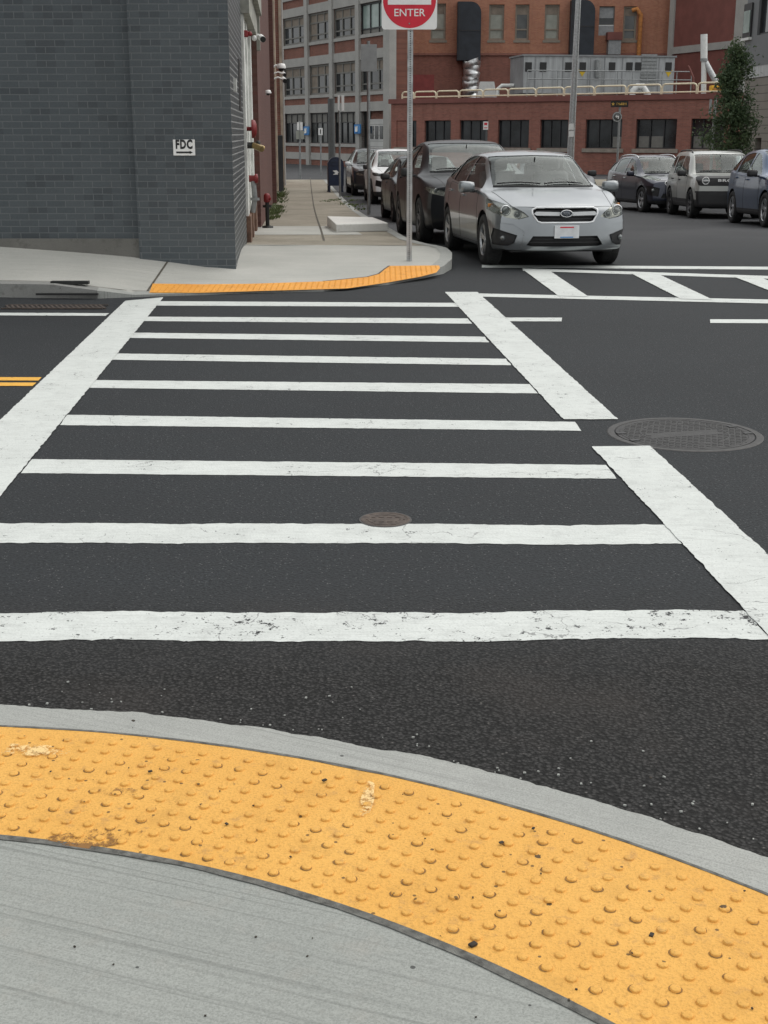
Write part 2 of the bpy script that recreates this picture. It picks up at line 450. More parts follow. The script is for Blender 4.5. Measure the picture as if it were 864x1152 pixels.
def mk_leaf(name, a, b):
    t = NT(name); pos = t.geo()
    f = t.noise(pos, 2.2, 3); g = t.noise(pos, 23, 2)
    c = t.mix(t.step(t.math('ADD', t.math('MULTIPLY', f, .5), t.math('MULTIPLY', g, .5)), .35, .65), a, b)
    p = t.pbr(c, .55, 0, .4)
    tl = t.n('ShaderNodeBsdfTranslucent'); t.l(c, tl.inputs[0])
    mx = t.n('ShaderNodeMixShader'); mx.inputs[0].default_value = .25; t.l(p, mx.inputs[1]); t.l(tl.outputs[0], mx.inputs[2])
    return t.done(mx.outputs[0])
def mk_pane(name, a, b, rough=.08):
    t = NT(name); v = t.coord(); f = t.noise(v, .9, 3)
    return t.done(t.pbr(t.ramp(f, [(.35, a), (.65, b)]), rough, 0, .6))
def mk_siding(name, c, row):
    t = NT(name); o = t.xyz(t.coord())
    fr = t.math('FRACT', t.math('DIVIDE', o[2], row))
    line = t.math('LESS_THAN', fr, .09)
    f = t.noise(t.coord(), 1.5, 4)
    col = t.mix(t.step(f, .3, .7), c, tuple(x*.85 for x in c))
    col = t.mix(line, col, tuple(x*.35 for x in c))
    return t.done(t.pbr(col, .7, 0, .35, t.bump(fr, .4, .02)))
def mk_corr(name, c, period, axis=0):
    t = NT(name); o = t.xyz(t.coord())
    fr = t.math('FRACT', t.math('DIVIDE', o[axis], period))
    f = t.noise(t.mapping(t.coord(), (3, 3, .4)), 1.5, 4)
    col = t.mix(t.step(f, .3, .75), c, tuple(x*.6 for x in c))
    return t.done(t.pbr(col, .55, .2, .4, t.bump(t.math('PINGPONG', fr, .5), .5, .03)))

M = {}
M['asphalt'] = mk_asphalt()
M['white_paint'] = mk_paint('white_road_paint', (.60, .625, .60), .695, .40)
M['worn_paint'] = mk_paint('worn_road_paint', (.60, .625, .60), .660, .42)
M['yellow_paint'] = mk_paint('yellow_road_paint', (.78, .42, .07), .72, .25)
M['concrete_near'] = mk_concrete('broomed_concrete', (.262, .275, .256), (.318, .330, .308), .35, (.36, .30, .25), .15)
M['concrete_kerb'] = mk_concrete('kerb_concrete', (.30, .308, .29), (.37, .376, .352), .45, (.24, .235, .22), .35)
M['concrete_far'] = mk_concrete('pavement_concrete', (.38, .38, .35), (.46, .455, .42), -.05, (.25, .24, .22), .25)
M['concrete_old'] = mk_concrete('old_pavement_concrete', (.20, .18, .14), (.32, .29, .235), None, (.12, .095, .065), .75)
M['granite'] = mk_concrete('granite_kerb', (.19, .19, .18), (.29, .29, .275), None, (.09, .085, .075), .7)
M['block'] = mk_concrete('concrete_block', (.60, .59, .56), (.70, .69, .66), None, (.30, .28, .24), .3)
M['plinth'] = mk_concrete('plinth_concrete', (.12, .118, .108), (.18, .175, .16), None, (.07, .07, .06), .6)
M['frame_concrete'] = mk_concrete('frame_concrete', (.34, .335, .315), (.42, .41, .385), None, (.22, .21, .19), .5)
M['sealant'] = plain('joint_sealant', (.115, .115, .105), .9, var=.5, scale=40, bump=.5)
M['dark_joint'] = plain('dark_joint', (.075, .066, .050), .95, var=.3)
M['tactile'] = mk_tactile('yellow_tactile_polymer', (.74, .405, .095), (.69, .36, .076))
M['tactile_grime_shade'] = plain('tactile_grime_shade', (.24, .125, .035), .9, var=.4, scale=60)  # dark tone for the dome feet, part grime, part painted shade
M['tactile_far'] = mk_tactile('orange_tactile_polymer', (.80, .37, .065), (.72, .31, .05))
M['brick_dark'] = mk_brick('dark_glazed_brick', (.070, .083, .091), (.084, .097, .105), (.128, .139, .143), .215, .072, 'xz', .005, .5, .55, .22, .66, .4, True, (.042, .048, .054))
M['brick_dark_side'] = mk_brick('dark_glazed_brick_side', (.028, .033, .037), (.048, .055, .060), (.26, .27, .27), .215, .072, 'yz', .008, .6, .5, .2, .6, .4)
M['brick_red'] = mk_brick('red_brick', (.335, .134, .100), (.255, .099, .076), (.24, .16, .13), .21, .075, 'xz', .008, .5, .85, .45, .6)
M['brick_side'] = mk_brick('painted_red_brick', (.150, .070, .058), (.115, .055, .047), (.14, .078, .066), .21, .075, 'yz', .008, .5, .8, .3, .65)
M['brick_orange'] = mk_brick('orange_brick', (.47, .205, .125), (.385, .150, .092), (.34, .24, .18), .21, .075, 'xz', .008, .5, .85, .45, .62, odd=(.46, .21, .11))
M['brick_infill'] = mk_brick('infill_brick', (.26, .10, .07), (.19, .075, .055), (.22, .16, .13), .21, .075, 'xz', .008, .4, .85, .4, .6)
M['red_panel'] = plain('oxide_red_paint', (.18, .064, .052), .75, var=.15, scale=1.2)
M['red_panel_worn'] = plain('worn_red_paint', (.27, .060, .055), .75, var=.2, scale=2)
M['roofing'] = plain('roof_felt', (.10, .10, .10), .95)
M['pane'] = mk_pane('dark_pane', (.010, .012, .014), (.035, .040, .044))
M['pane_grey'] = mk_pane('grey_pane', (.05, .055, .055), (.11, .115, .11), .2)
M['pane_green'] = mk_pane('green_pane', (.17, .23, .21), (.30, .37, .34), .25)
M['blind'] = plain('tan_blind', (.21, .175, .14), .8, var=.2, scale=3)
M['blind_grey'] = plain('grey_blind', (.30, .31, .27), .8, var=.15, scale=2)
M['frame_metal'] = plain('window_metal', (.17, .165, .15), .6, .2)
M['frame_dark'] = plain('dark_window_metal', (.03, .03, .032), .5, .2)
M['tan_frame'] = plain('tan_window_frame', (.23, .20, .16), .7)
M['sill'] = plain('stone_sill', (.27, .235, .20), .85, var=.2)
M['galv'] = plain('galvanised_steel', (.42, .43, .43), .48, .65, var=.25, scale=14)
M['galv_dull'] = plain('dull_galvanised_steel', (.27, .28, .28), .6, .5, var=.2, scale=9)
M['pole_dark'] = plain('dark_grey_pole', (.10, .105, .105), .6, .3)
M['sign_white'] = plain('reflective_white', (.78, .78, .76), .45, var=.06)
M['sign_red'] = plain('reflective_red', (.60, .012, .035), .42, var=.08)
M['sign_black'] = plain('sign_black', (.012, .012, .012), .5, var=.1)
M['sign_blue'] = plain('sign_blue', (.05, .22, .50), .5)
M['emblem_dark'] = plain('emblem_dark', (.10, .11, .13), .3, .6)
M['gold'] = plain('gold_lettering', (.55, .34, .07), .5, var=.15)
M['sign_brownback'] = plain('sign_back_aluminium', (.30, .31, .31), .5, .5)
M['black_metal'] = plain('black_sheet_metal', (.022, .027, .035), .55, .2, var=.3, scale=1.5)
M['foil'] = plain('crumpled_foil', (.62, .63, .63), .3, .85, var=.3, scale=5, bump=1.0)
M['bright_silver'] = plain('bright_silver', (.72, .73, .74), .3, .3, var=.05)
M['white_metal'] = plain('white_enamel', (.66, .67, .65), .5, var=.08)
M['cream_metal'] = plain('cream_rail_paint', (.66, .58, .42), .5, var=.12, scale=9)
M['grey_metal'] = plain('grey_sheet_metal', (.27, .28, .285), .55, .3, var=.15)
M['container'] = mk_corr('grey_cabinet_panels', (.42, .435, .44), 1.25)
M['container_end'] = plain('grey_cabinet_end', (.22, .225, .23), .6, .2, var=.2, scale=1)
M['yellow'] = plain('yellow_label', (.60, .40, .02), .6)
M['orange_pipe'] = plain('orange_rust_pipe', (.42, .17, .045), .75, var=.35, scale=5)
M['rust'] = plain('rusty_masonry', (.17, .10, .07), .9, var=.5, scale=6, bump=.5)
M['white_wood'] = plain('chalky_white_paint', (.60, .61, .58), .75, var=.25, scale=5)
M['old_wood'] = plain('weathered_cornice', (.33, .33, .29), .85, var=.3, scale=4)
M['beige_strip'] = plain('beige_downpipe', (.36, .29, .22), .75, var=.3, scale=3)
M['gong_red'] = plain('red_enamel', (.17, .010, .012), .5, var=.15)
M['black_iron'] = plain('black_iron', (.02, .021, .02), .55, .3, var=.3)
M['brass'] = plain('dull_brass', (.30, .22, .10), .45, .7, var=.25)
M['gate_grey'] = plain('grey_painted_steel', (.16, .17, .18), .55, .3, var=.2, scale=3)
M['gate_dark'] = plain('dark_painted_steel', (.05, .053, .056), .6, .3, var=.2, scale=3)
M['cam_white'] = plain('camera_white', (.78, .78, .76), .35, var=.04)
M['mail_blue'] = plain('mailbox_blue', (.009, .018, .048), .38, var=.2, scale=4)
M['mod_grey'] = plain('grey_panel', (.145, .15, .155), .6, var=.06, scale=1)
M['mod_white'] = mk_corr('white_panel_band', (.55, .56, .56), .55)
M['mod_siding'] = mk_siding('taupe_siding', (.235, .215, .19), .33)
M['garage'] = mk_siding('white_garage_door', (.55, .55, .53), .36)
M['cast_iron'] = plain('cast_iron', (.036, .0355, .0355), .7, .0, var=.3, scale=18, bump=.25)
M['rusty_iron'] = plain('rusty_iron', (.066, .050, .041), .75, .0, var=.45, scale=30, bump=.3)
M['iron_ring'] = plain('worn_iron_ring', (.042, .041, .040), .65, .0, var=.3, scale=30)
M['tyre'] = plain('tyre_rubber', (.022, .022, .022), .85, var=.3, scale=9)
M['rim'] = plain('alloy', (.50, .51, .52), .35, .8, var=.12)
M['rim_dark'] = plain('dark_alloy', (.12, .12, .125), .4, .7)
M['black_plastic'] = plain('black_plastic', (.022, .022, .023), .6, var=.2)
M['grille'] = plain('grille_black', (.008, .008, .009), .5, var=.3, scale=30)
M['chrome'] = plain('chrome', (.70, .71, .72), .14, .95, var=.04)
M['seat'] = plain('seat_fabric', (.20, .20, .205), .9, var=.2)
M['headlamp'] = mk_glass('headlamp_cover', (.86, .87, .84), .05, .10)
M['reflector'] = plain('lamp_reflector', (.55, .54, .50), .25, .75, var=.35, scale=7)
M['amber'] = plain('amber_reflector', (.55, .22, .05), .3)
M['lens'] = plain('lamp_lens', (.20, .21, .21), .1, .5)
M['glass'] = mk_glass('car_glass')
M['glass_dark'] = mk_glass('tinted_car_glass', (.40, .43, .42), .03, .03)
M['plate'] = plain('plate_white', (.62, .63, .64), .5, var=.12, scale=9)
M['leaf_a'] = mk_leaf('dark_leaf', (.050, .088, .046), (.105, .155, .075))
M['leaf_b'] = mk_leaf('pale_leaf', (.058, .098, .042), (.120, .160, .072))  # slightly paler leaves, mixed in at random
M['weed'] = mk_leaf('weed_leaf', (.055, .085, .030), (.12, .145, .055))
M['bark'] = plain('bark', (.09, .07, .055), .95, var=.35, scale=12, bump=.8)
M['debris'] = plain('dark_grit', (.035, .028, .020), .9, var=.5, scale=30)
M['dry_leaf'] = plain('dry_leaf', (.11, .075, .04), .8, var=.4, scale=40)
M['chalk'] = mk_patch('pale_scuff', (.74, .52, .24), .47, 14)
M['brown_stain'] = mk_patch('brown_stain', (.24, .125, .045), .48, 16)
# ------------------------------------------------------------------ ground, road, pavements
def ground_rows(x0, x1, ys, dz, nx):
    vs = []; fs = []
    for y in ys:
        for i in range(nx+1): vs.append((x0 + (x1-x0)*i/nx, y, gz(0, y) + dz))
    for j in range(len(ys)-1):
        for i in range(nx):
            a = j*(nx+1)+i; fs.append((a, a+1, a+nx+2, a+nx+1))
    return vs, fs
ys = [-400, -100, -30, -5] + [y*.5 for y in range(0, 140)] + [75, 85, 100, 140, 250, 900]
mb = MB(); mb.add(*ground_rows(-900, 900, ys, -.06, 12), smooth=True)
setp(mb.build('ground', plain('bare_ground', (.12, .115, .10), .95, var=.3, scale=.5)), kind='structure')
ys2 = [-30, -10, -2] + [y*.5 for y in range(0, 140)] + [72, 80, 90, 110]
mb = MB(); mb.add(*ground_rows(-70, 70, ys2, 0, 24), smooth=True)
road = setp(mb.build('road', M['asphalt']), kind='structure')

def jn(p, s, k): return noise.noise(Vector((p[0]*s + k*7.3, p[1]*s - k*3.1, k)))
def marking(name, quad, m, z=.004, jit=.007, uneven=0.0, seed=0, pixel=True):
    """painted band between four measured corners, edges a little ragged"""
    Q = [hit_ground(u, v, gz) for u, v in quad] if pixel else [Vector((q[0], q[1], 0)) for q in quad]
    A, B, C, D = Q       # A-B long edge (far), D-C long edge (near)
    L = max((B-A).length, (C-D).length); Wd = max((D-A).length, (C-B).length)
    if L >= Wd: nu, nv = max(4, int(L/.02)), max(2, int(Wd/.06))
    else: nu, nv = max(2, int(L/.05)), max(4, int(Wd/.02))
    nu = min(nu, 260); nv = min(nv, 260)
    vs = []; fs = []
    for j in range(nv+1):
        for i in range(nu+1):
            s, t = i/nu, j/nv
            p = (A*(1-s) + B*s)*(1-t) + (D*(1-s) + C*s)*t
            dx = dy = 0
            if i in (0, nu) or j in (0, nv):
                dx = jn(p, 16, seed+1)*jit + jn(p, 60, seed+2)*jit*.6
                dy = jn(p, 16, seed+3)*jit + jn(p, 60, seed+4)*jit*.6
            if uneven: dy += jn((p[0], 0), 1.7, seed+5)*uneven + jn((p[0], 2), 5, seed+6)*uneven*.3
            vs.append((p.x+dx, p.y+dy, gz(0, p.y)+z))
    for j in range(nv):
        for i in range(nu):
            a = j*(nu+1)+i; fs.append((a, a+nu+1, a+nu+2, a+1))
    b = MB(); b.add(vs, fs)
    return b.build(name, m, road)

W, WW = M['white_paint'], M['worn_paint']
bars = [((176,339),(514,341),(517,345.4),(172,344)), ((163,356.5),(526,358.5),(531,364.4),(157,361.4)),
        ((150,374.5),(545,379),(550,385.4),(144,380.4)), ((131,398),(569,404),(575,411.2),(124,405)),
        ((105,428),(596,432.5),(605,443),(98,436.6)), ((75,467),(647,475),(654,485),(68,478.6)),
        ((36,517),(682,523.5),(694,539),(24,532.6)), ((-20,589),(752,591),(766,612.6),(-40,611)),
        ((-130,690),(840,688.5),(868,720.5),(-150,722))]
for k, q in enumerate(bars):
    o = marking('crosswalk_bar', q, WW if k == 8 else W, .0025, .006 if k < 7 else .011, .016 if k == 7 else (.03 if k == 8 else 0), k*10)
lower_l = [(-2.9, 4.2), (-2.45, 4.2)]
o = marking('crosswalk_edge_line', ((141,339),(184,335),(-2,562),(-60,531)), W, .006, .006, 0, 101)
o = marking('crosswalk_edge_line', ((500.5,329),(537,329),(695.5,472.6),(634,472.6)), W, .006, .006, 0, 111)
o = marking('crosswalk_edge_line', ((665.5,503.5),(731,502.5),(965,718),(866,718)), W, .006, .006, 0, 121)
# the crosswalk over the side street, its stop line and the lane lines
for q in [((542,298.3),(1250,303),(1250,306.5),(542,301.3)), ((588,302.2),(1250,323),(1250,326.5),(588,305)),
          ((537,330.5),(1250,345.5),(1250,351),(537,334))]:
    marking('side_crosswalk_line', q, W, .004, .006, 0, int(q[0][0]))
for q in [((587,303),(617,304.5),(662,334.5),(628,333.5)), ((709.5,308),(739.5,308.5),(802,338),(766,337)),
          ((824.5,311.5),(854,312.5),(935,341),(897,340))]:
    marking('side_crosswalk_bar', q, W, .008, .006, 0, int(q[0][0]))
marking('lane_line', ((533,357.6),(632,357.8),(632,362),(533,361.8)), W, .004, .005, 0, 31)
marking('lane_line', ((799,359.6),(1300,361.5),(1300,366),(799,363.8)), W, .004, .005, 0, 32)
marking('lane_line', ((-500,350),(123,352.8),(119,355.8),(-500,353)), W, .004, .005, 0, 33)
marking('centre_line', ((-500,423.5),(47,425),(43,428.7),(-500,427)), M['yellow_paint'], .004, .004, 0, 34)
marking('centre_line', ((-500,430),(41,431),(37,434.8),(-500,433.5)), M['yellow_paint'], .004, .004, 0, 35)

# ---- the near corner: a quarter-circle kerb ramp
NC = Vector((-1.35, .05)); R0, R1, R2 = 3.40, 3.245, 2.682
def near_edge(r, a0=-4, a1=90, n=60, wob=0.0, left=-14.0, back=-9.0):
    pts = [(left, NC.y + r + .02), (-6, NC.y + r + .012), (-3, NC.y + r)] if left is not None else []
    for i in range(n+1):
        t = math.radians(a1 + (a0 - a1)*i/n)
        rr = r + (wob*(noise.noise(Vector((t*9, r, 0))) + .6*noise.noise(Vector((t*31, r, 2))) + .35*noise.noise(Vector((t*140, r, 5)))) if wob else 0)
        if r < 2.8: rr -= .034*sstep(1.25, .65, t)
        pts.append((NC.x + rr*math.cos(t), NC.y + rr*math.sin(t)))
    if back is not None: pts += [(NC.x + r, back)]
    return pts
def band(out, inn, zo, zi, mb, mi=0, skirt=None):
    n = len(out); vs = []; fs = []
    for (a, b) in zip(out, inn):
        vs += [(a[0], a[1], zo(a[0], a[1]) if callable(zo) else zo), (b[0], b[1], zi(b[0], b[1]) if callable(zi) else zi)]
    for i in range(n-1): fs.append((2*i, 2*i+1, 2*i+3, 2*i+2))
    mb.add(vs, fs, mi)
    if skirt:
        vs = []; fs = []
        for a in out:
            z = zo(a[0], a[1]) if callable(zo) else zo
            vs += [(a[0], a[1], z), (a[0], a[1], z - skirt)]
        for i in range(n-1): fs.append((2*i, 2*i+2, 2*i+3, 2*i+1))
        mb.add(vs, fs, mi)
E0 = near_edge(R0, wob=.016, n=400); E1 = near_edge(R1, n=400); 
mb = MB(); band(E0, E1, .006, .018, mb, 0, .05)
setp(mb.build('kerb', M['concrete_kerb']), kind='structure')
# pavement inside the tactile band
A0, A1 = -6, 124
in_arc = near_edge(R2 - .012, A0, A1, 90, 0, None, None)
out_l = [(NC.x + (R1-.004)*math.cos(math.radians(A1)), NC.y + (R1-.004)*math.sin(math.radians(A1)))]
mb = MB()
inner = [(-14, NC.y+R1+.02), (-6, NC.y+R1+.012), (-3.3, NC.y + R1 - .02), (NC.x + R2*math.cos(math.radians(A1)), NC.y + (R2-.022)*math.sin(math.radians(A1)))]
outl = [(-14, -9), (NC.x + R1 - .004, -9), (NC.x + R1 - .004, NC.y - .5)] + in_arc[::-1] + [(-3.3, NC.y+R1-.02), (-6, NC.y+R1+.01), (-14, NC.y+R1+.016)]
v_, f_ = cdt_sheet(outl, .7, lambda x, y: .024)
mb.add(v_, f_)
setp(mb.build('pavement', M['concrete_near']), kind='structure')
mb = MB()
band(near_edge(R2 - .001, A0, A1, 90, 0, None, None), near_edge(R2 - .024, A0, A1, 90, .006, None, None), .0255, .0265, mb)
band(near_edge(R1 + .003, A0, 90, 90, 0, None, None), near_edge(R1 - .008, A0, 90, 90, .004, None, None), .0212, .0216, mb)
setp(mb.build('pavement_joint', M['sealant']), kind='structure')

# ---- yellow tactile panel with its domes
tp = thing('tactile_panel', (NC.x + 2.96*math.cos(1.1), NC.y + 2.96*math.sin(1.1), .01), 'wide yellow tactile panel curving along the near kerb, studded with domes', 'tactile paving', 'tactile panels at the kerb ramps')
mb = MB()
o_ = near_edge(R1 - .006, A0, A1, 110, 0, None, None); i_ = near_edge(R2, A0, A1, 110, 0, None, None)
band(o_, i_, .0205, .0245, mb)
nd = int(math.radians(A1 - A0 - 2) * 2.96 / .0600); rr = R2 + .032; row = 0
while rr < R1 - .03:
    for k in range(nd):
        t = math.radians(A0 + 1) + (k + .5*(row % 2)*0) * (math.radians(A1 - A0 - 2) / nd)
        if t > math.radians(118): continue
        c = Vector((NC.x + rr*math.cos(t), NC.y + rr*math.sin(t), .0205 + .004*(R1-rr)/(R1-R2)))
        wr = random.uniform(.95, 1.04); hh = .0050*random.uniform(.75, 1.1)
        hh *= 1.12; prof = [(.0117*wr, -.0005), (.0114*wr, hh*.55), (.0105*wr, hh*.90), (.0090*wr, hh), (.00001, hh*1.02)]
        mb.lathe(prof, 12, 0, Matrix.Translation(c))
        if random.random() < .35:   # dark arc at the dome's foot: grime plus shade painted in
            a0 = random.uniform(0, 2*PI); sp_ = random.uniform(2.2, 5.5); n_ = 9; vs = []
            for q in range(n_+1):
                a = a0 + sp_*q/n_; wq = .0010 + .0034*math.sin(PI*q/n_)*random.uniform(.5, 1.2)
                vs += [c + Vector((math.cos(a)*.0117*wr, math.sin(a)*.0117*wr, .0009)), c + Vector((math.cos(a)*(.0117*wr+wq), math.sin(a)*(.0117*wr+wq), .0009))]
            mb.add(vs, [(2*q, 2*q+1, 2*q+3, 2*q+2) for q in range(n_)], 1)
    rr += .0518; row += 1
mb.build('panel', [M['tactile'], M['tactile_grime_shade']], tp, world=True)
def decal(poly_c, rx, ry, rot, z, name, mat, parent, seed=1):
    n = 28; vs = [(poly_c[0], poly_c[1], z)]
    for k in range(n):
        t = 2*PI*k/n; q = 1 + .35*noise.noise(Vector((math.cos(t)*1.5, math.sin(t)*1.5, seed)))
        x, y = rx*q*math.cos(t), ry*q*math.sin(t)
        vs.append((poly_c[0] + x*math.cos(rot) - y*math.sin(rot), poly_c[1] + x*math.sin(rot) + y*math.cos(rot), z))
    b = MB(); b.add(vs, [(0, k+1, (k+1) % n + 1) for k in range(n)])
    return b.build(name, mat, parent, world=True)
for (u, v, rx, ry, mt, nm) in [(413, 900, .018, .085, 'chalk', 'paint_scuff'), (25, 843, .13, .03, 'chalk', 'paint_scuff'), (112, 941, .105, .042, 'brown_stain', 'stain'), (135, 890, .06, .02, 'brown_stain', 'stain')]:
    p = hit_z(u, v, .0265); decal(p, rx, ry, random.uniform(-.2, .2), .0268 if mt == 'chalk' else .0262, nm, M[mt], tp, u)
# grit and dry bits lying on the ramp
mb = MB()
for (u, v, s) in [(600,932,.006), (564,948,.007), (732,875,.005), (169,868,.007), (57,868,.004), (255,927,.006), (733,1052,.008), (532,1063,.011), (640,1125,.004), (712,1072,.004), (327,964,.004), (150,811,.006), (365,878,.008), (226,905,.004)] :
    p = hit_z(u, v, .027); s *= .72; mb.box((p.x, p.y, p.z+s*.2), (s*2.2, s*1.5, s*.7), 0, None, s*.2, random.uniform(0, 3))
for k in range(110):
    t = random.uniform(.2, 1.9); r = random.uniform(1.2, 3.3)
    s = random.uniform(.0010, .0024); mb.box((NC.x + r*math.cos(t), NC.y + r*math.sin(t), .026), (s*2, s*1.4, s), 0, None, 0, random.uniform(0, 3))
for k in range(140):
    s = random.uniform(.0015, .004); t = random.uniform(.3, 1.75); r = R0 + abs(random.gauss(0, .12)) + .01
    mb.box((NC.x + r*math.cos(t), NC.y + r*math.sin(t), .003), (s*2, s*1.4, s), 1, None, 0, random.uniform(0, 3))
setp(mb.build('grit', [M['debris'], M['concrete_kerb']]), 'dark grit and dry crumbs scattered over the near kerb ramp', 'grit', None, 'stuff')

# ---- the far corner and the pavement running away
fr_px = [(-560,333.6), (-200,333.5), (0,334.5), (60,335.5), (110,336), (150,334.5), (175,333.5), (230,332), (280,330), (363,328), (435.5,320.5), (474,313.6), (499,308), (508,302.5), (508.5,297), (502,290), (491,283), (478,277.5)]
FE = [hit_z(u, v, 0)[:2] for u, v in fr_px[:-2]]
y0 = FE[-1][1]
k0 = FE[-1][0] - kerbx(FE[-1][1])
for y in [y0 + .8, y0+1.8, 20, 22, 25, 28, 32, 37, 42, 47, 52, 58, 62, 64.5]:
    FE.append((kerbx(y) + k0*(1 - sstep(y0, y0+3, y)), y))
_front = pchip(sorted({round(x, 3): y for x, y in FE[:11]}.items()))
_zwall = pchip([(-16, .95), (-7, .52), (-4.4, .350), (-2.8, .225), (-1.7, .100), (-.5, .07), (2, .05)])
def pz(x, y):
    """height of the far pavement"""
    yf = _front(x)
    hc = .016 + .115*sstep(2.45, 3.3, -x)
    zf = hc + (_zwall(x) - hc)*max(0, y - yf)/(15.1 - min(yf, 14.6))
    zs = gz(x, y) + .115
    k = sstep(15.2, 19.0, y)
    return zf*(1-k) + zs*k
back = [(line1(64.5) - 3, 64.5), (line1(26) - 1, 26), (line1(15.2) - .3, 15.6), (-3.0, 15.5), (-9, 15.6), (FE[0][0], 15.6)]
outl = FE + back
SEAM = 18.3
def clip_y(poly, y, keep_low):
    out = []; n = len(poly)
    for i in range(n):
        a, b = poly[i], poly[(i+1) % n]
        ia = (a[1] <= y) == keep_low; ib = (b[1] <= y) == keep_low
        if ia: out.append(a)
        if ia != ib:
            t = (y - a[1])/(b[1]-a[1]); out.append((a[0] + (b[0]-a[0])*t, y))
    return out
mb = MB(); v_, f_ = cdt_sheet(clip_y(outl, SEAM, True), .45, pz); mb.add(v_, f_, 0, True)
setp(mb.build('far_pavement', M['concrete_far']), kind='structure')
mb = MB(); v_, f_ = cdt_sheet(clip_y(outl, SEAM, False), .9, pz); mb.add(v_, f_, 0, True)
setp(mb.build('old_pavement', M['concrete_old']), kind='structure')
# kerb: a band on the pavement's edge and its face
def offset(pts, d):
    out = []; n = len(pts)
    for i in range(n):
        a = Vector(pts[max(0, i-1)]); b = Vector(pts[min(n-1, i+1)]); t = (b-a).normalized()
        out.append((pts[i][0] - t.y*d, pts[i][1] + t.x*d))
    return out
def resample(pts, step):
    out = [pts[0]]
    for a, b in zip(pts, pts[1:]):
        L = math.hypot(b[0]-a[0], b[1]-a[1]); n = max(1, int(L/step))
        for i in range(1, n+1): out.append((a[0]+(b[0]-a[0])*i/n, a[1]+(b[1]-a[1])*i/n))
    return out
FR = resample(FE, .25)
mb = MB(); band(FR, offset(FR, .15), lambda x, y: pz(x, y)+.006, lambda x, y: pz(x, y)+.006, mb, 0, .3)
ns = [i for i, p in enumerate(FR) if p[0] < -2.75][-1]
far_kerb = mb.build('far_kerb', [M['concrete_kerb'], M['granite']])
for p in far_kerb.data.polygons:
    if p.center.x < -2.75: p.material_index = 1
setp(far_kerb, kind='structure')
# storm drain in the kerb: mouth, strip in the pavement, grating in the gutter
dr = hit_z(75, 337, 0)
d = thing('storm_drain', (dr.x, dr.y, 0), 'storm drain with a dark mouth in the granite kerb and a rusty gutter grate', 'drain')
mb = MB(); mb.box((dr.x, dr.y+.035, .05), (.62, .05, .018)); mb.build('mouth', M['sign_black'], d, world=True)
s0 = hit_ground(79, 319, pz); mb = MB(); mb.box((s0.x, s0.y, s0.z+.010), (.38, .085, .030)); mb.build('cover_strip', M['black_iron'], d, world=True)
mb = MB(); g0 = hit_z(62, 346, 0); mb.box((g0.x, g0.y, .004), (.96, .26, .006), 0)
for k in range(20): mb.box((g0.x - .45 + k*.0475, g0.y, .007), (.026, .24, .009), 1, rz=.4)
mb.box((g0.x, g0.y-.128, .009), (.96, .02, .010), 1); mb.box((g0.x, g0.y+.128, .009), (.96, .02, .010), 1)
mb.build('grate', [M['sign_black'], M['rusty_iron']], d, world=True)
# pavement joints
def joint(pts, w, zf, mb, lift=.004):
    pts = resample(pts, .3); o = offset(pts, w/2); i = offset(pts, -w/2)
    band(i, o, lambda x, y: zf(x, y)+lift, lambda x, y: zf(x, y)+lift, mb)
mb = MB()
a = hit_ground(165, 329, pz); b = hit_ground(184, 300, pz); joint([(a.x, a.y), (b.x, b.y+.3)], .022, pz, mb)
joint([(line1(SEAM)-.2, SEAM), (kerbx(SEAM)+.05, SEAM)], .05, pz, mb)
cl = [hit_ground(u, v, pz)[:2] for u, v in [(364.5,271), (358,250), (353,232), (350.5,215), (349,200)]]
joint(cl, .035, pz, mb)
for y in (21.2, 24.6, 29, 34, 39.5, 45, 51, 57): joint([(line1(y)-.1, y), (kerbx(y)-.03, y+random.uniform(-.1, .1))], .03, pz, mb)
joint(offset([p for p in FR if p[0] < .42 and p[1] < 14.2], .158), .016, pz, mb, .008)
joint([(-7.2, 13.45), (-7.2, 15.4)], .02, pz, mb); joint([(-5.35, 13.45), (-5.35, 15.4)], .02, pz, mb)
setp(mb.build('pavement_seam', M['dark_joint']), kind='structure')
mb = MB()   # a greyer repaired slab
v_, f_ = cdt_sheet([(line1(21.3)+.0, 21.25), (-.35, 21.25), (-.65, 24.5), (line1(24.5), 24.5)], .4, lambda x, y: pz(x, y)+.003); mb.add(v_, f_, 0, True)
setp(mb.build('pavement_repair', M['concrete_far']), kind='structure')

# orange tactile band on the far corner
tf = thing('tactile_panel', (*hit_z(430, 318, .03)[:2], .02), 'narrow orange tactile strip wrapping the far street corner below the traffic sign', 'tactile paving', 'tactile panels at the kerb ramps')
o_px = [(168,330.3), (225,330.5), (280,328.8), (335,327.2), (391,325.5), (435,319), (474.5,312), (491,307.5), (495,302.5)]
i_px = [(172,320), (225,320.8), (280,320.3), (363,317.5), (413,312.5), (426,309), (432,304), (438,300), (494,299.5)]
poly = [hit_ground(u, v, pz)[:2] for u, v in o_px] + [hit_ground(u, v, pz)[:2] for u, v in i_px[::-1]]
mb = MB(); v_, f_ = cdt_sheet(poly, .12, lambda x, y: pz(x, y) + .010); mb.add(v_, f_, 0, True)
xs_ = [p[0] for p in poly]; ys_ = [p[1] for p in poly]
x = min(xs_)
while x < max(xs_):
    y = min(ys_)
    while y < max(ys_):
        if in_poly(poly, x, y) and in_poly(poly, x+.03, y) and in_poly(poly, x-.03, y) and in_poly(poly, x, y+.03) and in_poly(poly, x, y-.03):
            mb.lathe([(.014, 0), (.011, .0045), (.00001, .005)], 6, 0, Matrix.Translation((x, y, pz(x, y)+.0098)))
        y += .06
    x += .06
mb.build('panel', M['tactile_far'], tf, world=True)
mb = MB()
for k in range(1, 6):
    pass
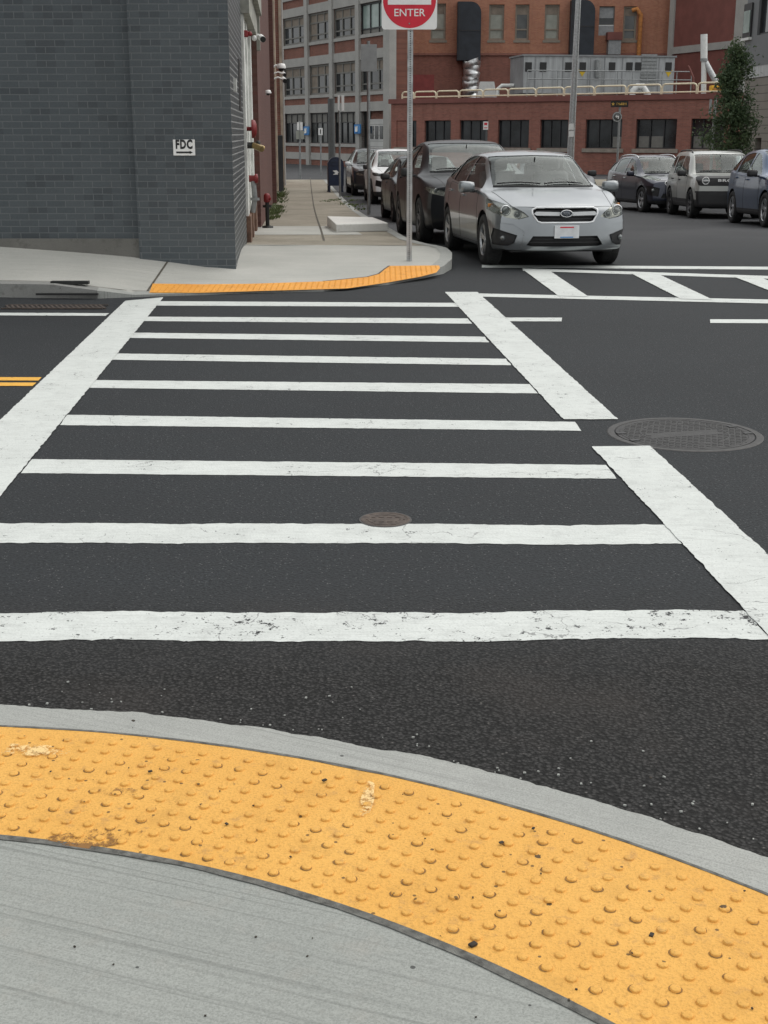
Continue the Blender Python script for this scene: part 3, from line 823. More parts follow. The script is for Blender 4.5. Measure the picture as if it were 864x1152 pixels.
mb2 = MB(); joint([hit_ground(u, v, pz)[:2] for u, v in i_px[3:8]], .02, pz, mb2, .012); mb2.build('edge_joint', M['dark_joint'], tf, world=True)

# ---- covers in the road
def cover(u, v, r, label, mats, seed, holes=True, rz=0.0):
    p = hit_z(u, v, 0); t = thing('manhole_cover' if r > .2 else 'valve_cover', (p.x, p.y, 0), label, 'manhole cover' if r > .2 else 'valve cover', rz=rz)
    mb = MB(); mb.lathe([(r*.90, .0), (r*.905, .0045), (r*.985, .0045), (r, .001)], 64, 0, None, False); mb.build('ring', mats[1], t)
    mb = MB(); mb.lathe([(r*.885, .0), (r*.885, .0038), (.0001, .0040)], 64, 0, None, False)
    n = int(r/.032)
    for i in range(-n, n+1):
        for j in range(-n, n+1):
            x, y = i*.036 + (.018 if j % 2 else 0), j*.034
            if math.hypot(x, y) < r*.82 and not (abs(y) < r*.16 and abs(x) < r*.5):
                mb.box((x, y, .0045), (.022, .014, .003), 0)
    for q in (.80, .55): 
        mb.lathe([(r*q, .0035), (r*q+.004, .0062), (r*q+.012, .0062), (r*q+.016, .0035)], 64, 0, None, False)
    mb.build('lid', mats[0], t)
    if holes:
        for sx in (-1, 1):
            for sy in (-.13, .13):
                b = MB(); b.box((sx*r*.80, sy*r*1.6, .0068), (.05, .035, .003)); b.build('pick_hole', M['sign_black'], t)
    return t
cover(770, 488.5, .425, 'large round iron manhole cover between the crosswalk edge lines on the right', (M['cast_iron'], M['iron_ring']), 1, rz=.25)
cover(433.5, 585.3, .115, 'small round rusty valve cover touching a white crosswalk bar', (M['rusty_iron'], M['iron_ring']), 2, holes=False)

# ---- right-hand pavement of the side street and the far pavement across its end
def rkx(y): return 10.35 - AX*(y - 36.0)
RK = [(60, 19.6), (14.5, 19.6), (12.9, 20.0), (12.0, 21.2), (rkx(23), 23)] + [(rkx(y), y) for y in (28, 33, 38, 44, 50, 56, 62, 64.5)]
RK = resample(RK, 1.0)
def rz_(x, y): return gz(x, y) + .13
mb = MB(); v_, f_ = cdt_sheet(RK + [(rkx(64.5)+30, 64.5), (60, 50)], 2.0, rz_); mb.add(v_[::1], f_, 0, True)
setp(mb.build('right_pavement', M['concrete_old']), kind='structure')
mb = MB(); RKr = RK[::-1]; band(RK, offset(RK, -.15), lambda x, y: rz_(x, y)+.005, lambda x, y: rz_(x, y)+.005, mb, 0, .3)
setp(mb.build('right_kerb', M['granite']), kind='structure')
# ------------------------------------------------------------------ cars
HATCH = dict(L=4.42, W=1.74, H=1.465, fo=.90, wb=2.645, rw=.315, ride=.20,
  zc=[(0,.775),(.12,.815),(.35,.862),(.7,.915),(1.02,.965),(1.14,.995),(1.5,1.185),(1.92,1.395),(2.1,1.432),(2.6,1.465),(3.2,1.448),(3.7,1.395),(4.05,1.32),(4.25,1.03),(4.36,.9),(4.42,.78)],
  zb=[(0,.745),(.3,.80),(.7,.885),(1.05,.93),(1.5,.955),(2.5,.985),(3.5,1.03),(4.0,1.05),(4.25,.95),(4.42,.74)],
  wt=[(0,.60),(.4,.66),(1.0,.705),(1.2,.70),(1.5,.655),(1.95,.585),(2.5,.575),(3.4,.555),(4.0,.52),(4.42,.52)],
  cr=[(0,.012),(1.0,.03),(1.25,.07),(1.6,.095),(1.95,.065),(2.3,.05),(3.5,.05),(4.42,.04)],
  ww=[(0,.77),(.08,.81),(.3,.845),(.7,.865),(1.5,.87),(3.2,.87),(3.9,.855),(4.25,.81),(4.42,.74)],
  nose=[(.18,.08),(.26,.015),(.34,0),(.46,.01),(.60,.03),(.72,.06),(.80,.11),(.95,.16)], sweep=.36, rsweep=.2,
  ws=[(-.655,1.005),(.655,1.005),(.572,1.372),(.46,1.384),(0,1.394),(-.46,1.384),(-.572,1.372)],
  side=[[(1.35,.966),(1.58,1.095),(2.07,1.335),(2.23,1.364),(2.46,1.378),(2.48,.998)],
        [(2.56,1.0),(2.54,1.382),(2.9,1.382),(3.2,1.358),(3.40,1.32),(3.36,1.045)],
        [(3.46,1.05),(3.49,1.300),(3.68,1.25),(3.86,1.15),(3.88,1.09)]],
  fdoor=[(1.30,.27),(1.27,.60),(1.31,.93),(2.515,.975),(2.515,.27)], rdoor=[(2.515,.27),(2.515,.975),(3.42,1.02),(3.46,.72),(3.30,.60),(3.14,.27)],
  handles=[(2.33,.86),(3.27,.90)], mirror=(1.50,.985), cladding=.0)
CROSS = dict(L=4.60, W=1.86, H=1.66, fo=.92, wb=2.70, rw=.355, ride=.22,
  zc=[(0,.90),(.12,.96),(.4,1.01),(.8,1.05),(1.1,1.085),(1.22,1.115),(1.6,1.32),(2.05,1.565),(2.25,1.615),(2.8,1.66),(3.4,1.645),(3.9,1.60),(4.2,1.52),(4.42,1.18),(4.53,1.0),(4.60,.84)],
  zb=[(0,.85),(.3,.93),(.7,1.0),(1.1,1.045),(1.6,1.065),(2.6,1.09),(3.6,1.135),(4.15,1.17),(4.4,1.05),(4.60,.80)],
  wt=[(0,.66),(.4,.72),(1.0,.755),(1.25,.75),(1.6,.70),(2.05,.635),(2.6,.62),(3.6,.60),(4.2,.565),(4.6,.56)],
  cr=[(0,.012),(1.0,.03),(1.3,.07),(1.7,.095),(2.1,.065),(2.5,.05),(3.5,.05),(4.6,.04)],
  ww=[(0,.82),(.08,.86),(.3,.895),(.7,.92),(1.5,.93),(3.3,.93),(4.0,.915),(4.4,.87),(4.6,.80)],
  nose=[(.18,.10),(.28,.03),(.40,0),(.55,.01),(.70,.03),(.85,.07),(.95,.13),(1.1,.18)], sweep=.32, rsweep=.2,
  ws=[(-.68,1.13),(.68,1.13),(.585,1.575),(.5,1.585),(0,1.592),(-.5,1.585),(-.585,1.575)],
  side=[[(1.52,1.082),(1.72,1.185),(2.22,1.485),(2.4,1.53),(2.57,1.548),(2.59,1.11)],
        [(2.68,1.112),(2.66,1.553),(3.1,1.553),(3.4,1.528),(3.56,1.49),(3.52,1.15)],
        [(3.64,1.16),(3.68,1.46),(3.9,1.40),(4.05,1.30),(4.06,1.20)]],
  fdoor=[(1.42,.32),(1.38,.65),(1.42,1.03),(2.63,1.082),(2.63,.32)], rdoor=[(2.63,.32),(2.63,1.082),(3.56,1.125),(3.60,.85),(3.44,.74),(3.2,.32)],
  handles=[(2.43,.98),(3.38,1.02)], mirror=(1.62,1.11), cladding=.36)
BOXY = dict(L=4.39, W=1.89, H=1.78, fo=.86, wb=2.67, rw=.37, ride=.25,
  zc=[(0,1.06),(.1,1.10),(.4,1.135),(.8,1.15),(1.1,1.165),(1.2,1.19),(1.5,1.44),(1.78,1.66),(1.95,1.715),(2.4,1.77),(3.2,1.78),(3.9,1.765),(4.16,1.70),(4.28,1.3),(4.34,1.1),(4.39,.95)],
  zb=[(0,1.00),(.3,1.06),(.7,1.09),(1.1,1.105),(1.6,1.115),(2.6,1.13),(3.6,1.15),(4.15,1.16),(4.3,1.1),(4.39,.92)],
  wt=[(0,.74),(.4,.79),(1.0,.80),(1.2,.79),(1.5,.755),(1.8,.71),(2.4,.70),(3.6,.68),(4.2,.66),(4.39,.66)],
  cr=[(0,.012),(1.0,.025),(1.25,.05),(1.5,.07),(1.8,.05),(2.4,.035),(3.5,.035),(4.39,.03)],
  ww=[(0,.86),(.06,.89),(.25,.915),(.7,.935),(1.5,.945),(3.3,.945),(4.0,.935),(4.3,.90),(4.39,.85)],
  nose=[(.18,.12),(.28,.05),(.40,0),(.60,0),(.75,.01),(.95,.03),(1.05,.06),(1.15,.10)], sweep=.20, rsweep=.15,
  ws=[(-.72,1.20),(.72,1.20),(.655,1.655),(.55,1.668),(0,1.675),(-.55,1.668),(-.655,1.655)],
  side=[[(1.46,1.135),(1.58,1.25),(1.95,1.575),(2.1,1.615),(2.46,1.63),(2.48,1.15)],
        [(2.57,1.152),(2.55,1.632),(3.1,1.64),(3.38,1.635),(3.36,1.17)],
        [(3.52,1.30),(3.53,1.63),(3.95,1.61),(4.02,1.35)]],
  fdoor=[(1.38,.40),(1.34,.75),(1.36,1.08),(2.52,1.12),(2.52,.40)], rdoor=[(2.52,.40),(2.52,1.12),(3.42,1.14),(3.46,.92),(3.30,.80),(3.08,.40)],
  handles=[(2.32,1.0),(3.25,1.02)], mirror=(1.55,1.17), cladding=.50)

def scaled(base, L, W, H, **kw):
    s = dict(base); a, b, c = L/base['L'], W/base['W'], H/base['H']
    for k in ('zc', 'zb'): s[k] = [(y*a, z*c) for y, z in base[k]]
    for k in ('wt', 'ww'): s[k] = [(y*a, w*b) for y, w in base[k]]
    s['cr'] = [(y*a, z*c) for y, z in base['cr']]
    s['nose'] = [(z*c, d) for z, d in base['nose']]
    s['ws'] = [(x*b, z*c) for x, z in base['ws']]
    s['side'] = [[(y*a, z*c) for y, z in p] for p in base['side']]
    for k in ('fdoor', 'rdoor', 'handles'): s[k] = [(y*a, z*c) for y, z in base[k]]
    s['mirror'] = (base['mirror'][0]*a, base['mirror'][1]*c)
    s.update(L=L, W=W, H=H, fo=base['fo']*a, wb=base['wb']*a); s['sz'] = c; s['sx'] = b
    s.update(kw); return s

def chaikin(p, it=2):
    for _ in range(it):
        q = [p[0]]
        for a, b in zip(p, p[1:]):
            q.append((a[0]*.75+b[0]*.25, a[1]*.75+b[1]*.25)); q.append((a[0]*.25+b[0]*.75, a[1]*.25+b[1]*.75))
        q.append(p[-1]); p = q
    return p

def car_surface(S, dens):
    L = S['L']; zc, zb, wt, cr, ww = (pchip(S[k]) for k in ('zc', 'zb', 'wt', 'cr', 'ww'))
    nose = pchip(S['nose']); ride = S['ride']
    ysn = [0, .008, .025, .05, .08]; y = .12
    while y < L - .14: ysn.append(y); y += dens
    ysn += [L-.13, L-.08, L-.04, L-.015, L]
    prof = []
    for y in ysn:
        w = ww(y); z_b = zb(y); top = zc(y); c = cr(y); t = min(wt(y), w - .03); zr = max(top - c, z_b + .004)
        zm = .30 + (z_b - .30)*.45; zs = ride + .03*sstep(.5, 0, y) + .06*sstep(L-.6, L, y)
        rdg = S.get('ridge', .010)*sstep(.12, .4, y)*sstep(1.15, .9, y)
        ts = min(1, max(0, (zr - z_b)/.10)); wsh = w - .028 - .012*ts
        p = [(0, zs), (.80*w, zs), (.945*w, zs + .004), (.975*w, zs + .07), (w - .004, zm - .08), (w, zm), (w - .006, zm + (z_b - zm)*.45),
             (wsh, z_b - .028), (wsh - .022, z_b), (t + (wsh - .022 - t)*.5 + .012*ts, z_b + (zr - z_b)*.53), (t + .006, zr - .012*ts), (t - .07, zr + (top-zr)*.33), (t*.66, zr + (top-zr)*.62 + rdg), (t*.50, zr + (top-zr)*.80 + rdg*.2), (0, top)]
        prof.append(chaikin(p, 2))
    n = len(prof[0]); bm = bmesh.new()
    def deform(x, y, z):
        k = max(0, 1 - y/1.2); k = k*k*(3-2*k) if y > 0 else 1
        kr = max(0, 1 - (L-y)/.9); kr = kr*kr*(3-2*kr)
        return (x, y + k*(S['sweep']*x*x + nose(z)) - kr*(S['rsweep']*x*x), z)
    R = []; Lf = []
    for y, p in zip(ysn, prof):
        r = [bm.verts.new(deform(x, y, z)) for x, z in p]
        l = [r[j] if j in (0, n-1) else bm.verts.new(deform(-x, y, z)) for j, (x, z) in enumerate(p)]
        R.append(r); Lf.append(l)
    def face(*v):
        v = list(dict.fromkeys(v))
        if len(v) > 2:
            try: bm.faces.new(v)
            except ValueError: pass
    for i in range(len(ysn)-1):
        for j in range(n-1):
            face(R[i][j], R[i+1][j], R[i+1][j+1], R[i][j+1])
            face(Lf[i][j], Lf[i][j+1], Lf[i+1][j+1], Lf[i+1][j])
    mcols = 24
    for end, (r, l, p, y) in enumerate(((R[0], Lf[0], prof[0], ysn[0]), (R[-1], Lf[-1], prof[-1], ysn[-1]))):
        rows = []
        for j in range(n-1):
            if p[j][1] <= p[0][1] + 1e-6: continue
            rows.append([l[j]] + [bm.verts.new(deform(-p[j][0] + 2*p[j][0]*k/mcols, y, p[j][1])) for k in range(1, mcols)] + [r[j]])
        first = next(j for j in range(n-1) if p[j][1] > p[0][1] + 1e-6)
        # bottom lip
        a = [l[j] for j in range(first-1, -1, -1)] + [r[j] for j in range(1, first)]
        for a_, b_ in zip(rows, rows[1:]):
            for k in range(mcols):
                f = (a_[k], a_[k+1], b_[k+1], b_[k]); face(*(f if end == 0 else f[::-1]))
        f = a + rows[0][::-1]; face(*(f[::-1] if end == 0 else f))
        f = rows[-1] + [r[n-1]]; face(*(f if end == 0 else f[::-1]))
    bmesh.ops.recalc_face_normals(bm, faces=bm.faces[:])
    return bm

def cut(bm, poly, view, sel):
    ax = (1, 2) if view == 'side' else (0, 2) if view == 'front' else (0, 1)
    n = len(poly)
    for i in range(n):
        a, b = poly[i], poly[(i+1) % n]
        lo = (min(a[0], b[0]) - 1e-4, min(a[1], b[1]) - 1e-4); hi = (max(a[0], b[0]) + 1e-4, max(a[1], b[1]) + 1e-4)
        fs = []
        for f in bm.faces:
            us = [v.co[ax[0]] for v in f.verts]; vs = [v.co[ax[1]] for v in f.verts]
            if max(us) < lo[0] or min(us) > hi[0] or max(vs) < lo[1] or min(vs) > hi[1]: continue
            if sel(f): fs.append(f)
        if not fs: continue
        co = [0, 0, 0]; no = [0, 0, 0]; co[ax[0]], co[ax[1]] = a
        no[ax[0]], no[ax[1]] = -(b[1]-a[1]), (b[0]-a[0])
        g = set(fs)
        for f in fs: g.update(f.edges); g.update(f.verts)
        bmesh.ops.bisect_plane(bm, geom=list(g), dist=1e-5, plane_co=co, plane_no=no)
def classify(bm, lay, poly, view, sel, tag):
    ax = (1, 2) if view == 'side' else (0, 2) if view == 'front' else (0, 1)
    for f in bm.faces:
        if f[lay] == 0:
            c = f.calc_center_median()
            if in_poly(poly, c[ax[0]], c[ax[1]]) and sel(f): f[lay] = tag

def extract(bm, lay, tag, name, mats, parent, disp=None, wall=False, offs=0.0, mi=None, want=lambda f: True, sharp=True):
    fs = [f for f in bm.faces if f[lay] == tag and want(f)]
    if not fs: return None
    idx = {}; vs = []; faces = []; mis = []; sm = []
    for f in fs:
        for v in f.verts:
            if v not in idx:
                p = v.co.copy()
                if offs: p -= v.normal * offs
                if disp: p += Vector(disp)
                idx[v] = len(vs); vs.append(p)
        faces.append([idx[v] for v in f.verts]); mis.append(mi(f) if mi else 0); sm.append(True)
    if wall:
        S_ = set(fs)
        for f in fs:
            for e in f.edges:
                if sum(1 for g in e.link_faces if g in S_) == 1:
                    a, b = e.verts; k = len(vs)
                    vs.append(a.co.copy()); vs.append(b.co.copy())
                    faces.append([k, k+1, idx[b], idx[a]]); mis.append(len(mats)-1 if isinstance(mats, list) else 0); sm.append(False)
    b = MB(); b.v = vs; b.f = faces; b.m = mis; b.s = sm
    o = b.build(name, mats, parent)
    bm2 = bmesh.new(); bm2.from_mesh(o.data)
    for e in bm2.edges:
        if len(e.link_faces) == 2 and e.calc_face_angle(0) > math.radians(38): e.smooth = False
    bm2.to_mesh(o.data); bm2.free()
    return o

def make_wheel(parent, x, y, r, spokes, rim, w=.205, style=0):
    side = -1 if x < 0 else 1
    T = Matrix.Translation((x, y, r)) @ Matrix.Rotation(PI/2*side, 4, 'Y')   # local z points outwards
    h = w/2
    mb = MB(); ri = r*.665
    mb.lathe([(ri, -h*.9), (r*.93, -h), (r*.985, -h*.86), (r, -h*.6), (r, h*.6), (r*.985, h*.86), (r*.93, h*.985), (r*.80, h*1.0), (ri*1.02, h*.93), (ri, h*.80)], 36, 0, T)
    for k in range(36):
        t = 2*PI*k/36
        for z in (-h*.42, h*.05, h*.5):
            mb.box((0, 0, 0), (.012, r*.10, h*.34), 0, T @ Matrix.Rotation(t + z, 4, 'Z') @ Matrix.Translation((r*.998, 0, z)))
    wheel = mb.build('wheel', M['tyre'], parent)
    mb = MB()
    mb.lathe([(ri*1.0, h*.80), (ri*.985, h*.95), (ri*.94, h*.93), (ri*.90, h*.60), (ri*.88, -h*.3), (.0001, -h*.35)], 32, 1, T)
    mb.lathe([(ri*1.0, h*.80), (ri*.985, h*.95), (ri*.93, h*.92), (ri*.90, h*.7)], 32, 0, T)
    for k in range(spokes):
        for d in ((-.07, .07) if style == 1 else (0,)):
            t = 2*PI*k/spokes + d*2
            Mx = T @ Matrix.Rotation(t, 4, 'Z')
            wd = ri*(.13 if style else .19)
            vs = [(ri*.12, -wd*.7, h*.62), (ri*.12, wd*.7, h*.62), (ri*.95, wd*.5, h*.86), (ri*.95, -wd*.5, h*.86),
                  (ri*.12, -wd*.7, h*.30), (ri*.12, wd*.7, h*.30), (ri*.95, wd*.5, h*.62), (ri*.95, -wd*.5, h*.62)]
            mb.add(vs, [(0,3,2,1), (4,5,6,7), (0,1,5,4), (2,3,7,6), (1,2,6,5), (0,4,7,3)], 0, False, Mx)
    mb.lathe([(ri*.24, h*.3), (ri*.23, h*.66), (ri*.17, h*.72), (.0001, h*.73)], 16, 0, T)
    mb.build('rim', [rim, M['black_plastic']], wheel)
    return wheel

def make_car(name, S, paint, label, cat, contact, yaw, dens=.06, feats=(), glass=None, rim=None, spokes=5, style=1, rails=False, plate=True, group=None, wheel_side=-1, hero=False, roof_m=None, handle_m=None, slope=True, contact_rear=False):
    """contact: where the front wheel on the pavement side (local -x) touches the road"""
    tr = S['W']/2 - .115; glass = glass or M['glass']; rim = rim or M['rim']
    fo, wb, L, rw = S['fo'], S['wb'], S['L'], S['rw']; cz = S.get('sz', 1.0)
    lx, ly = wheel_side*tr, fo
    c, s = math.cos(yaw), math.sin(yaw)
    ox, oy = contact.x - (lx*c - ly*s), contact.y - (lx*s + ly*c)
    zf, zr = gz(0, oy + fo), gz(0, oy + fo + wb)
    pit = math.atan((zr - zf)/wb)
    root = thing(name, (ox, oy, 0), label, cat, group)
    root.rotation_euler = (pit, 0, yaw); root.location.z = zf - fo*math.tan(pit)
    bm = car_surface(S, dens)
    lay = bm.faces.layers.int.new('tag')
    bvh = BVHTree.FromBMesh(bm)
    def surf_x(y, z, sd):
        h = bvh.ray_cast(Vector((sd*3, y, z)), Vector((-sd, 0, 0)))
        return h[0] if h[0] is not None else None
    def surf_y(x, z):
        h = bvh.ray_cast(Vector((x, -2, z)), Vector((0, 1, 0)))
        return h[0]
    def surf_z(x, y):
        h = bvh.ray_cast(Vector((x, y, 4)), Vector((0, 0, -1)))
        return h[0]
    sideish = lambda f: abs(f.normal.x) > .35 and f.calc_center_median().y > .5
    upper = lambda f: abs(f.normal.x) > .30 and abs(f.calc_center_median().x) > .40
    ra = rw + .055
    arches = []
    for yc in (fo, fo + wb):
        poly = [(yc + ra*math.cos(t*PI/14), rw + ra*math.sin(t*PI/14)) for t in range(15)]
        poly = [(yc + ra*1.02, 0)] + poly + [(yc - ra*1.02, 0)]
        arches.append(poly)
    outer = lambda f: abs(f.calc_center_median().x) > S['W']*.27
    nfront = lambda f: f.normal.y < -.12 and f.calc_center_median().y < 1.0 and f.calc_center_median().z < 1.25
    wsel = lambda f: f.normal.y < -.12 and f.normal.z > .15 and f.calc_center_median().z > S['ws'][0][1] - .02 and f.calc_center_median().y < L*.55 and f.calc_center_median().y > .9
    for p in arches: cut(bm, p, 'side', outer); classify(bm, lay, p, 'side', outer, 1)
    cut(bm, S['ws'], 'front', wsel); classify(bm, lay, S['ws'], 'front', wsel, 2)
    rsel = lambda f: f.normal.y > .15 and f.calc_center_median().y > L*.80
    zq0 = pchip(S['zb'])(L*.93) + .06; zq1 = pchip(S['zc'])(L*.915) - .055; wq_ = pchip(S['wt'])(L*.93)*.95
    rp_ = [(-wq_, zq0), (wq_, zq0), (wq_*.90, zq1), (-wq_*.90, zq1)]
    cut(bm, rp_, 'front', rsel); classify(bm, lay, rp_, 'front', rsel, 3)
    for k, p in enumerate(S['side']): cut(bm, p, 'side', upper); classify(bm, lay, p, 'side', upper, 10 + k)
    ft = []
    for k, (fn, poly, mirror, kw) in enumerate(feats):
        polys = [poly] + ([[(-x, z) for x, z in poly]] if mirror else [])
        for q, pl in enumerate(polys):
            tag = 100 + 2*k + q; cut(bm, pl, 'front', nfront); classify(bm, lay, pl, 'front', nfront, tag); ft.append((tag, fn, kw))
    hood = S.get('hood')
    if S['cladding']:
        zc_ = S['cladding']; g = [f for f in bm.faces if f[lay] == 0]
        gs = set(g)
        for f in g: gs.update(f.edges); gs.update(f.verts)
        bmesh.ops.bisect_plane(bm, geom=list(gs), dist=1e-5, plane_co=(0, 0, zc_), plane_no=(0, 0, 1))
    for nm, tg in (('fdoor', 40), ('rdoor', 41)):
        cut(bm, S[nm], 'side', sideish); classify(bm, lay, S[nm], 'side', sideish, tg)
    bm.normal_update()
    zc_ = S['cladding']
    mi = lambda f: 1 if (f.calc_center_median().z < zc_ and zc_) or f.normal.z < -.75 else 0
    body = extract(bm, lay, 0, 'body', [paint, M['black_plastic']], root, mi=mi)
    # wheel housings and floor, dark
    mb = MB()
    for yc in (fo, fo + wb):
        for sd in (-1, 1):
            vs = []; fs = []
            x0, x1 = sd*(S['W']/2 - .035), sd*(S['W']/2 - .42)
            for t in range(17):
                a = PI*t/16 ; vs += [(x0, yc + (ra+.012)*math.cos(a), rw + (ra+.012)*math.sin(a)), (x1, yc + (ra+.012)*math.cos(a), rw + (ra+.012)*math.sin(a))]
            for t in range(16): fs.append((2*t, 2*t+1, 2*t+3, 2*t+2))
            mb.add(vs, fs)
            mb.add([(x1, yc + (ra+.012)*math.cos(PI*t/16), rw + (ra+.012)*math.sin(PI*t/16)) for t in range(17)], [list(range(17))])
    mb.box((0, L/2, S['ride'] + .012), (S['W']*.74, L*.9, .02)); mb.box((0, fo*.8, .42), (1.0, .9, .35)); mb.box((0, L-.55, .40), (1.0, .7, .3))
    for yc in (fo, fo+wb): mb.tube([(-tr, yc, rw), (tr, yc, rw)], .045, 8)
    mb.build('underbody', M['black_plastic'], root)
    # glazing
    wsd = extract(bm, lay, 2, 'windscreen', glass, root, offs=.006)
    extract(bm, lay, 3, 'rear_window', glass, root, offs=.006)
    for k in range(len(S['side'])):
        for sd in (-1, 1):
            extract(bm, lay, 10 + k, 'side_window', M['glass_dark'] if k else glass, root, offs=.008, want=lambda f, sd=sd: f.calc_center_median().x*sd > 0)
    # doors with their seams and handles
    for nm, tg, hd in (('fdoor', 40, S['handles'][0]), ('rdoor', 41, S['handles'][1])):
        for sd in (-1, 1):
            dm = extract(bm, lay, tg, 'door', [paint, M['black_plastic']], root, mi=mi, want=lambda f, sd=sd: f.calc_center_median().x*sd > 0)
            if dm is None: continue
            mb = MB(); pl = S[nm]
            for a, b in zip(pl, pl[1:] + pl[:1]):
                pts = []
                for q in range(13):
                    h = surf_x(a[0] + (b[0]-a[0])*q/12, a[1] + (b[1]-a[1])*q/12, sd)
                    inside = any(math.hypot(a[0] + (b[0]-a[0])*q/12 - yc, a[1] + (b[1]-a[1])*q/12 - rw) < ra + .01 for yc in (fo, fo+wb))
                    if h is not None and not inside: pts.append(h - Vector((sd*.0012, 0, 0)))
                    else:
                        if len(pts) > 1: mb.tube(pts, .0042, 5, 0)
                        pts = []
                if len(pts) > 1: mb.tube(pts, .0042, 5, 0)
            if mb.v: mb.build('seam', M['grille'], dm)
            h = surf_x(*hd, sd)
            if h is not None:
                mb = MB(); mb.box((h.x + sd*.018, h.y, h.z), (.022, .19, .030), 0, None, .009)
                mb.box((h.x + sd*.004, h.y + .07, h.z), (.03, .02, .022)); mb.box((h.x + sd*.004, h.y - .07, h.z), (.03, .02, .022))
                mb.build('handle', handle_m or paint, dm)
    # front features
    for tag, fn, kw in ft:
        d = kw.get('depth', .03)
        if fn == 'headlight':
            hl = extract(bm, lay, tag, 'headlight', M['headlamp'], root, offs=.001)
            if hl is None: continue
            extract(bm, lay, tag, 'reflector', [kw.get('refl', M['reflector']), M['black_plastic']], hl, disp=(0, d, 0), wall=True)
            cs = [Vector(v.co) for v in hl.data.vertices]; cx = sum(v.x for v in cs)/len(cs)
            sd = 1 if cx > 0 else -1
            for (qx, qz, qr) in kw.get('lamps', []):
                h = surf_y(sd*qx, qz)
                if h is None: continue
                mb = MB(); T = Matrix.Translation(h + Vector((0, d*.55, 0))) @ Matrix.Rotation(PI/2, 4, 'X')
                mb.lathe([(qr, -.03), (qr, .008), (qr*.86, .012), (qr*.80, 0)], 20, 0, T); mb.sphere(h + Vector((0, d*.55 + .01, 0)), (qr*.74, qr*.5, qr*.74), 14, 8, 1)
                mb.build('lamp', [M['chrome'], M['lens']], hl)
            if 'amber' in kw:
                qx, qz, qw, qh = kw['amber']; h = surf_y(sd*qx, qz)
                if h is not None:
                    mb = MB(); mb.box(h + Vector((0, d*.6, 0)), (qw, .02, qh), 0, None, .006, sd*.5); mb.build('turn_signal', M['amber'], hl)
        elif fn in ('fog_light', 'grille', 'air_intake', 'bumper_insert', 'cladding_panel', 'grille_surround'):
            o = extract(bm, lay, tag, fn, [kw.get('mat', M['grille']), kw.get('rim', M['black_plastic'])], root, disp=(0, d, 0), wall=True)
            if o is None: continue
            if 'lamp' in kw:
                qx, qz, qr = kw['lamp']; sd = 1 if sum(v.co.x for v in o.data.vertices) > 0 else -1
                h = surf_y(sd*qx, qz)
                if h is not None:
                    mb = MB(); T = Matrix.Translation(h + Vector((0, d*.8, 0))) @ Matrix.Rotation(PI/2, 4, 'X'); mb.lathe([(qr, -.02), (qr, .006), (qr*.9, .012), (.0001, .02)], 18, 0, T); mb.build('lamp', M['lens'], o)
            if 'bars' in kw:
                mb = MB()
                for (z, x0, x1, th) in kw['bars']:
                    pts = []
                    for q in range(15):
                        h = surf_y(x0 + (x1-x0)*q/14, z)
                        if h is not None: pts.append(h + Vector((0, d*.55, 0)))
                    if len(pts) > 2: mb.tube(pts, th, 6)
                mb.build('grille_bar', kw.get('barmat', M['black_plastic']), o)
            if 'surround' in kw:
                mb = MB(); pl = kw['poly']; pts = []
                for a, b in zip(pl, pl[1:] + pl[:1]):
                    for q in range(8):
                        h = surf_y(a[0] + (b[0]-a[0])*q/8, a[1] + (b[1]-a[1])*q/8)
                        if h is not None: pts.append(h + Vector((0, .002, 0)))
                mb.tube(pts + pts[:1], kw['surround'], 6); mb.build('surround', kw.get('surmat', M['chrome']), o)
    # bonnet seam, badge, plate
    mb = MB()
    hy = S.get('hood_y', (.16, 1.06)); hw = S.get('hood_w', (.62, .72))
    for sd in (-1, 1):
        pts = []
        for q in range(17):
            t = q/16; h = surf_z(sd*(hw[0] + (hw[1]-hw[0])*t), hy[0]*1.9 + (hy[1]-hy[0]*1.9)*t)
            if h is not None: pts.append(h - Vector((0, 0, .001)))
        mb.tube(pts, .0045, 5)
    pts = [surf_z(x*hw[0]/8, hy[0]*1.9 - .17*(1 - (x/8)**2)) for x in range(-8, 9)]
    pts = [p - Vector((0, 0, .001)) for p in pts if p is not None]
    if len(pts) > 2: mb.tube(pts, .0045, 5)
    mb.build('bonnet_seam', M['grille'], root)
    if plate:
        pz_ = S.get('plate_z', .44*cz); h = surf_y(0, pz_)
        mb = MB(); mb.box((0, h.y - .012, pz_), (.305, .012, .152), 0, None, .004); pl = mb.build('license_plate', M['plate'], root)
        mb = MB(); mb.box((0, h.y - .0195, pz_ - .062), (.16, .002, .012), 0); mb.build('plate_band', M['sign_blue'], pl)
        mb = MB(); mb.box((0, h.y - .0195, pz_ + .055), (.17, .002, .014), 0)
        
        mb.build('plate_band', M['sign_red'], pl)
    # mirrors
    my, mz = S['mirror']
    for sd in (-1, 1):
        h = surf_x(my, mz - .06, sd)
        if h is None: continue
        mb = MB(); x = h.x + sd*.135
        bmm = bmesh.new(); bmesh.ops.create_cube(bmm, size=1)
        for v in bmm.verts:
            k = 1 if v.co.x*sd > 0 else .82
            v.co = Vector((v.co.x*.20, v.co.y*.13*(1 if v.co.y < 0 else 1), v.co.z*.145*k))
        bmesh.ops.subdivide_edges(bmm, edges=bmm.edges[:], cuts=2, use_grid_fill=True)
        for v in bmm.verts:
            q = Vector((v.co.x/.10, v.co.y/.065, v.co.z/.0725)); ln = q.length
            if ln > 0:
                mx = max(abs(q.x), abs(q.y), abs(q.z)); v.co *= (mx/ln)**.5 * 1.12
        for e in bmm.edges: e.smooth = True
        bmm.verts.index_update()
        mb.add([v.co + Vector((x, my, mz)) for v in bmm.verts], [[v.index for v in f.verts] for f in bmm.faces], 0, True)
        bmm.free()
